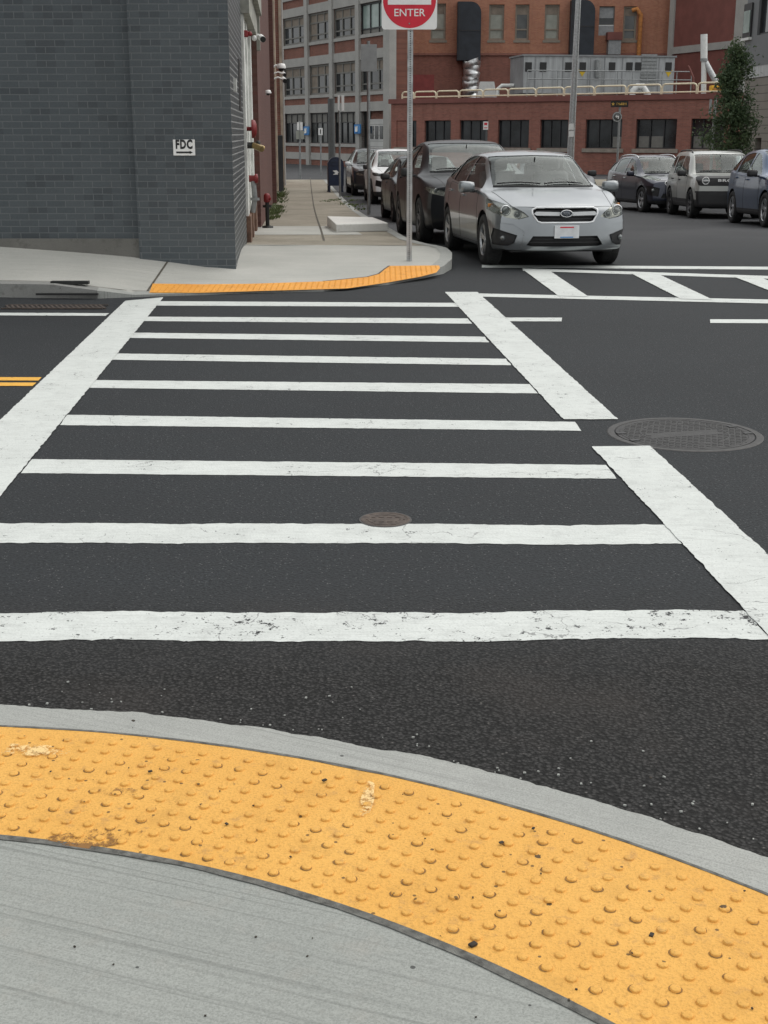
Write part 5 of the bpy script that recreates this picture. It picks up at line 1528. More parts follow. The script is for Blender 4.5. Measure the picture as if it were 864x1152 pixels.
# -- grey concrete-framed factory on the left, seen end-on
AF = (0.35, 88.0); PF = PI + math.radians(-27 - 90) ; PF = math.radians(90 + 27 + 180)  # local x runs towards the viewer, left to right
def facF(u, v): 
    d, z = hit_wall(u, v, AF, PF); return d, z
fb = thing('concrete_frame_factory', (*AF, GB), 'grey concrete-framed factory with brick panels and banks of windows at the end of the street', 'building', rz=PF)
us = [316, 344.5, 372, 401.5, 434.5]
xs_c = [facF(u, 100)[0] for u in us]
def zF(v, u): return facF(u, v)[1] - GB
f2t, f2b = zF(74, 346), zF(107, 346)     # second-storey windows, measured at one bay
f1t, f1b = zF(127.5, 346), zF(161, 346)
f3t, f3b = zF(19, 330), zF(50, 330)
storey = f2t - f1t
pw = .55
spans = []
for i in range(4): spans.append((xs_c[i] + pw/2, xs_c[i+1] - pw/2))
spans = [(spans[0][0] - 9.9, spans[0][0]-5.5), (spans[0][0]-4.95, spans[0][0]-.55)] + spans
XL = spans[0][0] - pw; XR = xs_c[4] + .45
holes = []
mbi = MB(); mbf = MB()
ztop = f3t + .9 + storey
levels = [(f1b, f1t), (f2b, f2t), (f3b, f3t), (f3b + storey, f3t + storey)]
hs = []
for i, (a, b) in enumerate(spans):
    for li, (c, d) in enumerate(levels):
        if li == 0 and i == len(spans)-1: hs.append((a, b, -.0, d))
        else: hs.append((a, b, c, d))
wall_holes(mbi, XL, XR, -.1, ztop, hs, .20, .3)
fb_wall = mbi.build('brick_wall', M['brick_infill'], fb)
for x in [XL + pw/2] + [s[1] + pw/2 for s in spans]:
    w2 = pw/2 if x < xs_c[4]-.5 else .45
    mbf.bx(x-w2, x+w2, 0, .5, -.2, ztop)
for (c, d) in levels:
    for (a, b) in spans: mbf.bx(a, b, .10, .45, d + .02, d + .62)
mbf.build('concrete_frame', M['frame_concrete'], fb)
mb = MB()
for li, (c, d) in enumerate(levels):
    for i, (a, b) in enumerate(spans):
        if li == 0 and i == len(spans)-1: continue
        mb = MB(); mb.bx(a, b, .10, .40, c - .22, c - .01); mb.build('sill', M['frame_concrete'], fb)
mb = MB()
for (a, b) in spans[:-1]: mb.bx(a, b, .15, .3, .45, .95)
mb.build('base_band', M['frame_concrete'], fb)
mb = MB(); mb.bx(XL, XR - .6, .5, 1.6, -.1, ztop - .05); mb.build('building_core', M['brick_infill'], fb)
for i, (a, b) in enumerate(spans):
    for li, (c, d) in enumerate(levels):
        if li == 0:
            if i == len(spans)-1: continue
            far_window(fb, a, b, c, d, 4, [.68], M['frame_dark'], M['pane_grey'] if i % 2 else M['pane'], .30, .07, [(0, 1, .69, 1)] if i != 1 else [(.55, .98, .02, .64), (0,1,.69,1)], M['blind_grey'] if False else M['frame_metal'])
        elif i == len(spans)-1 and li >= 2:
            far_window(fb, a, b, c-.3, d, 3, [.28], M['frame_dark'], M['pane_green'], .30, .10, [(0, 1, 0, .27)], M['frame_metal'])
        else:
            rnd = [(0, 1, .66, .99)]
            if (i*7 + li*3) % 3 == 0: rnd.append((.02, .33, .05, .66))
            far_window(fb, a, b, c, d, 3, [.24, .66], M['frame_metal'], M['pane'], .30, .12, rnd, M['blind'])
# white roller door in the last bay of the ground floor
a, b = spans[-1]
mb = MB(); mb.bx(a, a+.9, .42, .48, 0, f1t); mb.build('door_recess', M['sign_black'], fb)
mb = MB(); mb.bx(a+.9, b, .36, .42, 0, f1t - .5); gdo = mb.build('garage_door', M['garage'], fb)
for k in range(4):
    x = a + .95 + (b-a-1.0)*k/4; zz = zF(149, 425)
    mb = MB(); mb.bx(x+.12, x+(b-a-1.0)/4-.12, .33, .36, zz-.42, zz+.42); mb.build('door_window', M['pane'], gdo)
for u, v, s in ((346, 147, .5), (403.5, 145, .5)):
    d, z = facF(u, v); t = thing('blue_sign', (AF[0] + d*math.cos(PF) + .06*math.sin(PF), AF[1] + d*math.sin(PF) - .06*math.cos(PF), z), 'small blue sign on a concrete pier %s' % ('behind the mailbox post' if u < 380 else 'beside the white roller door'), 'sign', 'blue signs on the factory piers', rz=PF)
    mb = MB(); mb.box((0, -.02, 0), (.95, .04, .62), 0, None, .06); mb.build('sign_plate', M['sign_blue'], t)
    mb = MB(); mb.box((-.1, -.05, 0), (.35, .012, .36), 0, None, .05); mb.build('emblem', M['sign_white'], t)

# -- low red brick building across the end of the street
AL = (0.45, 85.0); BL = (17.9, 72.5); PL = math.atan2(BL[1]-AL[1], BL[0]-AL[0])
def facL(u, v): d, z = hit_wall(u, v, AL, PL); return d, z - GB
lb = thing('low_brick_building', (*AL, GB), 'low flat-roofed red brick building with wide dark windows across the end of the street', 'building', rz=PL)
LX1 = facL(835, 150)[0]
ptop = (facL(445, 112)[1] + facL(800, 104.5)[1]) / 2
wt_ = facL(600, 134.7)[1]; wb_z = facL(690, 167)[1]
wu = [(446,468.5), (477.5,507), (517,548.5), (560,595), (607.5,639), (658.5,699.5), (715,761), (777,815)]
wx = [(facL(a, 150)[0], facL(b, 150)[0]) for a, b in wu]
mb = MB(); wall_holes(mb, 0, LX1, -.2, ptop - .28, [(a, b, wb_z, wt_) for a, b in wx], 0, .3); mb.bx(0, .3, .001, 9, -.2, ptop-.28); mb.bx(LX1-.3, LX1, .001, 9, -.2, ptop-.28)
mb.build('wall', M['brick_red'], lb)
mb = MB(); mb.bx(-.15, LX1+.1, -.10, .35, ptop-.28, ptop); mb.build('parapet', M['red_panel'], lb)
mb = MB(); mb.bx(0, LX1, .35, 12, ptop-.5, ptop-.35); mb.build('roof', M['roofing'], lb)
for i, (a, b) in enumerate(wx):
    if i == 0:
        mb = MB(); mb.bx(a, a+(b-a)*.68, .06, .25, wb_z, wt_); mb.build('bricked_window', M['brick_red'], lb)
        far_window(lb, a+(b-a)*.68, b, wb_z, wt_, 1, 1, M['frame_dark'], M['pane'], .22, .05)
    else:
        bl = [(.05, .30, .02, .42), (.36, .66, .02, .42)] if i in (6, 7) else ([(.72, .95, .02, .40)] if i == 5 else None)
        far_window(lb, a, b, wb_z, wt_, 3 if i < 5 else 3, 1, M['frame_dark'], M['pane'], .22, .06, bl, M['frame_metal'])
    mb = MB(); mb.bx(a-.15, b+.15, -.08, .1, wb_z-.22, wb_z-.01); mb.build('sill', M['sill'], lb)

# cream hoop railing along its roof edge
rl = thing('roof_railing', (*AL, GB+ptop), 'cream hoop railing along the flat roof edge of the low brick building', 'railing', rz=PL)
hu = [(450.5,463.5), (464.5,488.5), (489.5,514), (515,541), (542,569.5), (570,600.5), (601.5,632), (633,666), (667.5,702), (704,741.5), (743,781.5), (783,816)]
for k, (a, b) in enumerate(hu):
    x0, x1 = facL(a, 108)[0], facL(b, 108)[0]; zt = facL((a+b)/2, 103.5 - (a-450)*.032)[1] - ptop
    r = .16; pts = [(x0, .2, -.25), (x0, .2, zt - r), (x0 + r*.3, .2, zt - r*.3), (x0 + r, .2, zt), (x1 - r, .2, zt), (x1 - r*.3, .2, zt - r*.3), (x1, .2, zt - r), (x1, .2, -.25)]
    mb = MB(); mb.tube(pts, .048, 8); mb.build('rail_hoop', M['cream_metal'], rl)
mb = MB(); mb.tube([(facL(450, 110)[0], .2, .10), (facL(600, 110)[0], .2, .10)], .05, 6); mb.tube([(facL(600, 110)[0], .2, .10), (facL(815, 110)[0], .2, .10)], .05, 6); mb.build('toe_rail', M['cream_metal'], rl)

# -- tall orange brick factory behind it
YT = 100.0; AT = (hit_y(436, 60, YT).x, YT)
def facT(u, v): p = hit_y(u, v, YT); return p.x - AT[0], p.z - GB
tb = thing('orange_brick_factory', (*AT, GB), 'tall orange brick factory with small tan windows rising behind the low brick building', 'building')
TX1 = facT(752, 60)[0]; TZ = 17.0
twu = [(484.5,501.5,4,45), (550,567,5,45), (579.5,595,5,45), (612.5,629,5,45), (673.5,691,7,40), (701,716,7,45)]
tw = [(facT(a, 30)[0], facT(b, 30)[0], facT(a, d)[1], facT(a, c)[1]) for a, b, c, d in twu]
tw2 = [(a, b, c + 4.2, min(d + 4.2, TZ - .4)) for a, b, c, d in tw]
zb_ = facT(600, 60.3)[1]
mb = MB(); wall_holes(mb, 0, TX1, zb_, TZ, tw + tw2, 0, .3); mb.bx(-.0, .3, .001, 10, -.2, TZ); mb.bx(TX1-.3, TX1, .001, 10, zb_, TZ); mb.build('upper_wall', M['brick_orange'], tb)
mb = MB(); mb.bx(0, TX1, .06, .5, -.2, zb_ - .02); mb.build('lower_wall', M['brick_red'], tb)
mb = MB(); mb.bx(0, TX1, -.08, .4, zb_ - .12, zb_ + .03); mb.build('string_course', M['brick_red'], tb)
mb = MB(); mb.bx(0, TX1, .3, 10, TZ-.4, TZ-.2); mb.build('roof', M['roofing'], tb)
for i, (a, b, c, d) in enumerate(tw + tw2):
    j = i % 6
    if j == 4:
        far_window(tb, a, b, c + (d-c)*.36, d, 1, 1, M['frame_metal'], M['pane'], .2, .05, [(0, 1, .38, 1)], M['grey_metal'])
        mb = MB(); mb.bx(a, b, .1, .28, c, c + (d-c)*.35); mb.build('panel', M['grey_metal'], tb)
    else:
        far_window(tb, a, b, c, d, 1, [.30], M['tan_frame'], M['blind_grey'] if j in (0, 1, 3) else M['pane_grey'], .2, .13, [(0, 1, .72, 1)], M['blind'])
        mb = MB(); mb.bx(a-.1, b+.1, -.05, .12, c-.18, c-.01); mb.build('sill', M['tan_frame'], tb)
x0, z1_ = facT(440, 84); x1, _ = facT(488.5, 84); _, z0_ = facT(440, 115)
mb = MB(); mb.bx(x0, x1, .04, .1, z0_, z1_); mb.build('painted_patch', M['red_panel_worn'], tb)
# black sheet-metal shafts with a rounded top corner
def shaft(u0, u1, v0, v1, label, r_px=9):
    x0, zt = facT(u0, v0); x1, zb2 = facT(u1, v1); r = (x1-x0)*.45
    t = thing('air_shaft', (AT[0] + (x0+x1)/2, YT - .1, GB + zb2), label, 'air duct', 'black air shafts on the brick factory')
    poly = [(x0, zb2), (x1, zb2)] + [(x1 - r + r*math.cos(q*PI/12), zt - r + r*math.sin(q*PI/12)) for q in range(7)] + [(x0, zt)]
    o = Vector((AT[0], YT, GB)); mb = MB(); mb.prism([(o.x + a, o.z + b) for a, b in poly], YT - .9, YT + .02, 'y'); mb.build('casing', M['black_metal'], t, world=True)
    mb = MB(); mb.bx(o.x + x0 + .1, o.x + x0 + .16, YT - .93, YT - .9, o.z + zb2, o.z + zt - .1); mb.bx(o.x+x0, o.x+x1, YT-.93, YT-.9, o.z + zb2 + 2.0, o.z + zb2 + 2.06); mb.build('seam_rib', M['frame_dark'], t, world=True)
    return t
shaft(514.5, 539.5, 3, 68.5, 'black sheet-metal air shaft above the crumpled silver duct')
shaft(641.5, 665.5, 1, 64, 'black sheet-metal air shaft behind the tall light pole')
# crumpled silver duct that comes down out of the left shaft
dx0, dz1 = facT(520.5, 68); dx1, dz0 = facT(538.5, 104); cx = AT[0] + (dx0+dx1)/2; yy = YT - .5
t = thing('foil_duct', (cx, yy, GB + dz0), 'crumpled silver foil duct hanging below the black air shaft', 'duct')
mb = MB(); pts = []; rs = []
for q in range(20):
    f = q/19; z = GB + dz1 + (dz0 - .2 - dz1)*f; pts.append((cx + .05*math.sin(q*1.7), yy, z)); rs.append((dx1-dx0)/2*(1 + random.uniform(-.07, .07)))
pts += [(cx + .15, yy - .2, GB + dz0 - .5), (cx + .7, yy - .4, GB + dz0 - .7), (cx + 1.6, yy - .4, GB + dz0 - .75)]; rs += [.55, .5, .5]
mb.tube(pts, rs, 14); o = mb.build('duct', M['foil'], t, world=True)
for v in o.data.vertices: v.co += Vector((noise.noise(v.co*2.1), noise.noise(v.co*2.3 + Vector((9,0,0))), 0))*.10
for (u, v, lbl) in ((543.5, 100, 'white tapered roof vent beside the silver foil duct'),):
    x, z = facT(u, 110); o = Vector((AT[0] + x, YT - 3, GB + z)); t = thing('roof_vent', o, lbl, 'vent')
    mb = MB(); mb.prism([(o.x-.75, o.z-.3), (o.x+.75, o.z-.3), (o.x+.5, o.z+1.0), (o.x-.5, o.z+1.0)], o.y-.6, o.y+.6, 'y'); mb.build('hood', M['white_metal'], t, world=True)
    mb = MB(); mb.bx(o.x-.5, o.x+.5, o.y-.62, o.y-.58, o.z-.25, o.z-.05); mb.build('louvre', M['frame_dark'], t, world=True)
# roof clutter seen between the hoops
for (u0, u1, v0, v1, m_, nm, lb_) in ((560, 578, 108, 100, 'white_metal', 'roof_pipe', 'white pipe bend on the low roof left of the light pole'), (646, 668, 110, 104, 'white_metal', 'roof_hatch', 'sloping white roof hatch right of the light pole')):
    p0 = hit_y(u0, v0, 86); p1 = hit_y(u1, v1, 86); t = thing(nm, ((p0.x+p1.x)/2, 86, p0.z), lb_, 'vent' if nm == 'roof_hatch' else 'pipe')
    mb = MB()
    if nm == 'roof_hatch': mb.prism([(p0.x, p0.z), (p1.x, p0.z), (p1.x, p1.z), (p0.x, p0.z + .12)], 85.5, 87, 'y')
    else: mb.tube([(p0.x, 86, p0.z), (p0.x, 86, p1.z), (p0.x + .25, 86, p1.z + .2), (p1.x, 86, p1.z + .2)], .12, 10)
    mb.build('casing' if nm == 'roof_hatch' else 'tube', M[m_], t, world=True)
p = hit_y(720, 108, 84); t = thing('roof_pipe', p, 'white gooseneck pipe on the low roof under the grey cabinet', 'pipe')
mb = MB(); mb.tube([(p.x - .5, 84, p.z - .3), (p.x - .45, 84, p.z + .3), (p.x - .2, 84, p.z + .55), (p.x + .15, 84, p.z + .55), (p.x + .45, 84, p.z + .1), (p.x + .6, 84, p.z - .3)], .2, 12); mb.build('tube', M['white_metal'], t, world=True)
# wall units and rusty pipe by the two right windows
x, z = facT(687, 40); x1, z1 = facT(697, 62); t = thing('wall_unit', (AT[0]+(x+x1)/2, YT-.5, GB+z1), 'grey wall unit with a rust red hood under the factory windows', 'wall unit')
xa, xb = AT[0] + facT(683, 40)[0], AT[0] + facT(697, 40)[0]; za, zc_, zd = GB + facT(690, 62)[1], GB + facT(690, 46)[1], GB + facT(690, 37)[1]
mb = MB(); mb.bx(xa, xb, YT-.8, YT, za, zc_); mb.build('cabinet', M['grey_metal'], t, world=True)
mb = MB(); mb.bx(xa-.1, xb+.05, YT-.9, YT, zc_+.01, zd); mb.build('hood', M['red_panel'], t, world=True)
xp = AT[0] + facT(719, 40)[0]; t = thing('rusty_pipe', (xp, YT-.25, GB+za), 'orange rusty pipe running down the brick factory wall', 'pipe')
mb = MB(); mb.tube([(xp-.6, YT-.1, GB+facT(714, 12)[1]), (xp-.3, YT-.25, GB+facT(714, 12)[1]+.1), (xp, YT-.25, GB+facT(719, 17)[1]), (xp, YT-.25, GB+facT(719, 64)[1])], .16, 10); mb.build('tube', M['orange_pipe'], t, world=True)

# -- grey equipment cabinet on the low roof
PC = math.radians(10); yC = 84.0; c0 = hit_y(589.5, 63, yC); AC = (c0.x, yC)
def facC(u, v): return hit_wall(u, v, AC, PC)
cL = facC(758.5, 80)[0]; ct = c0.z; cb = facC(600, 99)[1] - .3
cb_t = thing('equipment_cabinet', (AC[0], AC[1], cb), 'long grey equipment cabinet with small square vents on the low roof', 'cabinet', rz=PC)
mb = MB(); mb.bx(0, cL, 0, 3, .0, ct-cb); mb.build('casing', M['container'], cb_t)
mb = MB(); mb.bx(-.03, -.004, .02, 3, .0, ct-cb-.02); mb.build('end_panel', M['container_end'], cb_t)
mb = MB(); mb.bx(-.1, cL+.1, -.08, 3.1, ct-cb+.003, ct-cb+.10); mb.build('lid', M['container_end'], cb_t)
for u in (594.5, 611, 639.5, 655.5, 688.5, 708, 718, 752):
    x, z = facC(u, 75.3); mb = MB(); mb.box((x, -.02, z-cb), (.42, .05, .55), 0, None, .02); mb.build('vent', M['sign_black'], cb_t)
x, z = facC(729.5, 82); mb = MB()
for k in range(9): mb.box((x, -.02, z - cb + .95 - k*.2), (1.0, .06, .12))
mb.bx(x-.52, x+.52, -.012, -.003, z-cb-.8, z-cb+1.1); mb.build('louvre', M['galv_dull'], cb_t)
for u, v in ((655, 81.5), (752, 82)):
    x, z = facC(u, v); mb = MB(); mb.prism([(x-.26, z-cb+.16), (x+.26, z-cb+.16), (x, z-cb-.25)], -.02, -.006, 'y'); mb.build('warning_label', M['yellow'], cb_t)
x, z = facC(672, 77); mb = MB(); mb.tube([(x, -.15, z-cb-.55), (x, -.15, z-cb+.5)], .18, 10); mb.build('flue', M['galv_dull'], cb_t)
for u in (602, 633, 664, 680, 700, 741):
    x, z = facC(u, 80); mb = MB(); mb.bx(x-.03, x+.03, -.02, -.002, .1, ct-cb-.05); mb.build('panel_seam', M['container_end'], cb_t)
mb = MB()
for vz in (80, 89.5): 
    z = facC(600, vz)[1] - cb; mb.tube([(-.0, -.9, z), (cL*1.08, -.9, z)], .035, 6)
for k in range(12): x = cL*1.08*k/11; mb.tube([(x, -.9, -.3), (x, -.9, facC(600, 80)[1]-cb)], .03, 6)
mb.build('handrail', M['galv_dull'], cb_t)

# -- pale concrete frame wing with oxide red panels, right
AW = (hit_y(750.5, 60, 99).x, 99.0); PW = math.radians(-70)
def facW(u, v): d, z = hit_wall(u, v, AW, PW); return d, z - GB
wg = thing('red_panel_wing', (*AW, GB), 'wing with oxide red panels in a pale concrete frame behind the slim tree', 'building', rz=PW)
wl = facW(824, 60)[0]; we = facW(838.5, 60)[0]; zt = 15
b0, b1 = facW(780, 58.5)[1], facW(780, 50.5)[1]
mb = MB(); mb.bx(0, wl, .12, 6, -.2, zt); mb.build('panel_wall', M['red_panel'], wg)
mb = MB(); mb.bx(0, facW(755.5, 60)[0], 0, .5, -.2, zt+.01); mb.bx(wl, we, 0, 6, -.2, zt+.01)
a = facW(755.5, 60)[0]
mb.bx(a, wl, .02, .5, b0, b1); mb.bx(a, wl, .02, .5, b0 + 5.6, b1 + 5.6); mb.build('concrete_frame', M['frame_concrete'], wg)
# white flue with a slanting branch
yF = 80.0; p0, p1 = hit_y(792, 108, yF), hit_y(792, 38.5, yF); pm = hit_y(792, 67, yF)
t = thing('white_flue', p0, 'tall white flue pipe with a grey slanting branch on the low roof beside the tree', 'flue')
mb = MB(); mb.tube([(p0.x, yF, p0.z-.5), pm], .155, 12); mb.tube([pm, p1], .20, 12); mb.tube([pm + Vector((0,0,-.1)), pm + Vector((0,0,.06))], .22, 12, 1); mb.build('pipe', [M['white_metal'], M['galv_dull']], t, world=True)
mb = MB(); q = hit_y(806, 93, yF-.3); s = hit_y(793.5, 70, yF); mb.tube([s, q], .17, 10); mb.build('branch', M['galv'], t, world=True)
p = hit_y(806, 100, 79.5); t = thing('yellow_box', p, 'bright yellow metal box on the roof edge beside the tree', 'box')
mb = MB(); mb.box(p, (.75, .5, .36), 0, None, .03); mb.build('casing', plain('yellow_enamel', (.72, .38, .02), .5), t, world=True)
mb = MB(); mb.box(p + Vector((0, -.26, .0)), (.5, .02, .12)); mb.build('label_band', M['orange_pipe'], t, world=True)
t = thing('bent_pipe', hit_y(775, 92, 82), 'thin dark bent pipe on the roof left of the white flue', 'pipe')
mb = MB(); mb.tube([hit_y(780, 100, 82), hit_y(780, 88, 82), hit_y(777, 80, 82), hit_y(774, 74, 82)], .06, 8); mb.build('tube', M['red_panel'], t, world=True)

# -- modern grey building along the right
PG = math.radians(-86); AG = (hit_y(837.5, 100, 61.0).x, 61.0)
def facG(u, v): d, z = hit_wall(u, v, AG, PG); return d, z - GB
gb_ = thing('modern_building', (*AG, GB), 'modern grey-panelled building with taupe siding below at the right edge', 'building', rz=PG)
z1, z2 = facG(852, 87)[1], facG(852, 74)[1]; GL = 30
d0 = facG(835, 60)[0]
mb = MB(); wall_holes(mb, 0, GL, -.2, z1, [(facG(849,165)[0], facG(856,165)[0], -.1, facG(850,155)[1])], 0, .3); mb.bx(-.0, .25, .3, 10, -.2, z1); mb.build('siding_wall', M['mod_siding'], gb_)
mb = MB(); mb.bx(facG(849,165)[0], facG(856,165)[0], .25, .3, -.1, facG(850,155)[1]); mb.build('doorway', M['sign_black'], gb_)
mb = MB(); mb.bx(0, GL, -.03, .3, z1 + .002, z2 - .002); mb.build('white_band', M['mod_white'], gb_)
wz0, wz1 = facG(857, 39)[1], facG(857, -30)[1]
wx0 = facG(854.5, 20)[0]
mb = MB(); wall_holes(mb, -.25, GL, z2, 14, [(wx0, wx0 + 2.6, wz0, wz1), (wx0+6, wx0+9, wz0, wz1), (wx0+12, wx0+15, wz0, wz1)], -.06, .3); mb.bx(-.25, .0, -.058, 10, z2, facG(836, 46)[1]); mb.build('panel_wall', M['mod_grey'], gb_)
for k in (0, 6, 12): far_window(gb_, wx0+k, wx0+k+2.6, wz0, wz1, 2, 1, M['frame_dark'], M['pane'], .1, .08)
mb = MB(); mb.bx(0, GL, .3, 10, z1-.2, z1-.1); mb.build('inner_floor', M['roofing'], gb_)
# corner window wrapping round the end
zc0, zc1 = facG(838, 46)[1], facG(838, 6)[1]; 
mb = MB(); mb.bx(-.42, .6, -.14, -.07, zc0+.1, zc1); mb.build('corner_window', M['frame_dark'], gb_)
mb = MB(); mb.bx(-.30, .5, -.17, -.145, zc0+.3, zc1-.3); mb.build('pane', M['pane_green'], gb_.children[-1])
mb = MB(); mb.bx(-.45, .65, -.2, -.06, zc0-.02, zc0+.09); mb.build('sill', M['white_metal'], gb_)
# ------------------------------------------------------------------ traffic sign on its perforated post
def post(p, h, r, mat, name='post', parent=None, perf=False, square=True):
    mb = MB()
    if perf:
        w = .032
        mb.box((p.x, p.y, p.z + h/2), (w*2, w*1.2, h))
        n = int(h/.0254)
        for k in range(n): mb.box((p.x, p.y - w*.6 - .0006, p.z + .02 + k*.0254), (.0125, .002, .0125), 1)
        return mb.build(name, [mat, M['frame_dark']], parent, world=True)
    mb.tube([p, p + Vector((0, 0, h))], r, 10)
    return mb.build(name, mat, parent, world=True)
b = hit_ground(460.3, 293.5, pz)
zl = hit_y(460, 33.5, b.y).z; sw = (hit_y(492, 20, b.y).x - hit_y(430, 20, b.y).x)
sg = thing('traffic_sign', b, 'red and white DO NOT ENTER sign on a perforated post at the far corner', 'sign')
post(b - Vector((0, 0, .02)), zl + sw - b.z - .02, 0, M['galv'], 'post', sg, True)
c = Vector((hit_y(460.5, 20, b.y).x, b.y - .045, zl + sw/2)); hw = sw/2
def rrect(w, h, r, n=5):
    pts = []
    for (sx, sy, a0) in ((1, -1, -90), (1, 1, 0), (-1, 1, 90), (-1, -1, 180)):
        for k in range(n+1):
            t = math.radians(a0 + 90*k/n); pts.append((sx*(w-r) + r*math.cos(t), sy*(h-r) + r*math.sin(t)))
    return pts
mb = MB(); mb.prism([(c.x + x, c.z + z) for x, z in rrect(hw, hw, hw*.11)], c.y - .002, c.y + .002, 'y'); plate = mb.build('sign_plate', M['sign_white'], sg, world=True)
mb = MB(); mb.prism([(c.x + hw*.955*math.cos(2*PI*k/64), c.z + hw*.955*math.sin(2*PI*k/64)) for k in range(64)], c.y - .0040, c.y - .0022, 'y'); mb.build('red_disc', M['sign_red'], plate, world=True)
mb = MB(); mb.prism([(c.x + x, c.z + z) for x, z in ((-hw*.78, -hw*.16), (hw*.78, -hw*.16), (hw*.78, hw*.16), (-hw*.78, hw*.16))], c.y - .0060, c.y - .0042, 'y'); mb.build('white_bar', M['sign_white'], plate, world=True)
for s, zz in (('ENTER', -hw*.44), ('DO NOT', hw*.44)):
    v_, f_ = text_faces(s, hw*.36, 'CENTER', .0008)
    mb = MB(); mb.add(v_, f_, 0, False, Matrix.Translation((c.x, c.y - .0055, c.z + zz)) @ UPRIGHT @ Matrix.Diagonal((1.06, 1, 1, 1))); mb.build('lettering', M['sign_white'], plate, world=True)
mb = MB(); mb.box((c.x, c.y - .006, c.z - hw*.80), (.016, .012, .016), 0, None, .003); mb.build('bolt', M['galv_dull'], sg, world=True)
mb = MB(); mb.box((c.x, c.y - .006, c.z + hw*.80), (.016, .012, .016), 0, None, .003); mb.build('bolt', M['galv_dull'], sg, world=True)

# ------------------------------------------------------------------ smaller posts and signs on the left pavement
b = hit_ground(415, 241.5, pz); zt = hit_y(414, 50, b.y).z
t = thing('parking_sign', b, 'sign seen from behind on a dull steel post beside the white block', 'sign')
post(b, hit_y(414, 46, b.y).z - b.z, .04, M['galv_dull'], 'post', t)
mb = MB(); x0, x1 = hit_y(406, 60, b.y).x, hit_y(424, 60, b.y).x; z0, z1 = hit_y(414, 80.5, b.y).z, zt; mb.box(((x0+x1)/2, b.y - .05, (z0+z1)/2), (x1-x0, .006, z1-z0), 0, None, .002); mb.build('sign_plate', M['sign_brownback'], t, world=True)
b = hit_ground(382.6, 221.5, pz)
t = thing('parking_sign', b, 'thin post with two slim white signs edge-on right behind the blue mailbox', 'sign')
post(b, hit_y(382, 108, b.y).z - b.z, .035, M['galv_dull'], 'post', t)
for u0, u1 in ((380, 382.0), (384.2, 387.2)):
    x0, x1 = hit_y(u0, 115, b.y).x, hit_y(u1, 115, b.y).x; z0, z1 = hit_y(382, 124.5, b.y).z, hit_y(382, 107.5, b.y).z
    mb = MB(); mb.box(((x0+x1)/2, b.y - .05, (z0+z1)/2), (x1-x0, .02, z1-z0), 0, None, .004); mb.build('sign_plate', M['sign_white'], t, world=True)
def far_post(u, vt, y, r, label, name='sign_post', cat='post', mat=None):
    x = hit_y(u, 160, y).x; z0 = gz(x, y); b = Vector((x, y, z0)); t = thing(name, b, label, cat)
    post(b, hit_y(u, vt, y).z - z0, r, mat or M['galv_dull'], 'post', t); return t, b
t, b = far_post(373, 111, 66, .17, 'dark round post rising behind the blue mailbox', 'utility_post', 'post', M['pole_dark'])
mb = MB(); mb.lathe([(.24, 0), (.24, .25), (.18, .3)], 14, 0, Matrix.Translation(b)); mb.build('base', M['pole_dark'], t, world=True)
t, b = far_post(337.3, 136, 69, .05, 'thin post with four small pale signs in two rows near the grey factory', 'sign_post', 'sign')
for (u0, u1, v0, v1, m_) in ((334.3,336.8,137.5,146.5,'sign_white'), (338,340.6,137.5,146.5,'sign_white'), (333.3,336.8,147.2,156.5,'blind_grey'), (338,342.3,147.2,156.5,'blind_grey')):
    p0, p1 = hit_y(u0, v1, b.y), hit_y(u1, v0, b.y); mb = MB(); mb.box(((p0.x+p1.x)/2, b.y-.08, (p0.z+p1.z)/2), (p1.x-p0.x, .02, p1.z-p0.z)); mb.build('sign_plate', M[m_], t, world=True)
t, b = far_post(360.8, 150, 74, .045, 'thin post with one small white sign in front of the grey factory', 'sign_post', 'sign')
p0, p1 = hit_y(358.3, 152, b.y), hit_y(363, 144, b.y); mb = MB(); mb.box(((p0.x+p1.x)/2, b.y-.08, (p0.z+p1.z)/2), (p1.x-p0.x, .02, p1.z-p0.z)); mb.build('sign_plate', M['sign_white'], t, world=True)
mb = MB(); mb.box(((p0.x+p1.x)/2, b.y-.095, (p0.z+p1.z)/2), (.05, .006, .22)); mb.build('arrow', M['sign_black'], t, world=True)
t, b = far_post(547, 147, 70, .05, 'small white parking sign on a dark post in front of the low brick building', 'sign_post', 'sign', M['pole_dark'])
p0, p1 = hit_y(543.4, 146, b.y), hit_y(549.2, 136.7, b.y); mb = MB(); mb.box(((p0.x+p1.x)/2, b.y-.08, (p0.z+p1.z)/2), (p1.x-p0.x, .02, p1.z-p0.z)); mb.build('sign_plate', M['sign_white'], t, world=True)
mb = MB(); mb.box(((p0.x+p1.x)/2, b.y-.095, p1.z-.12), (.16, .006, .12)); mb.box(((p0.x+p1.x)/2, b.y-.095, p0.z+.10), (.18, .006, .04)); mb.build('symbol', M['sign_red'], t, world=True)
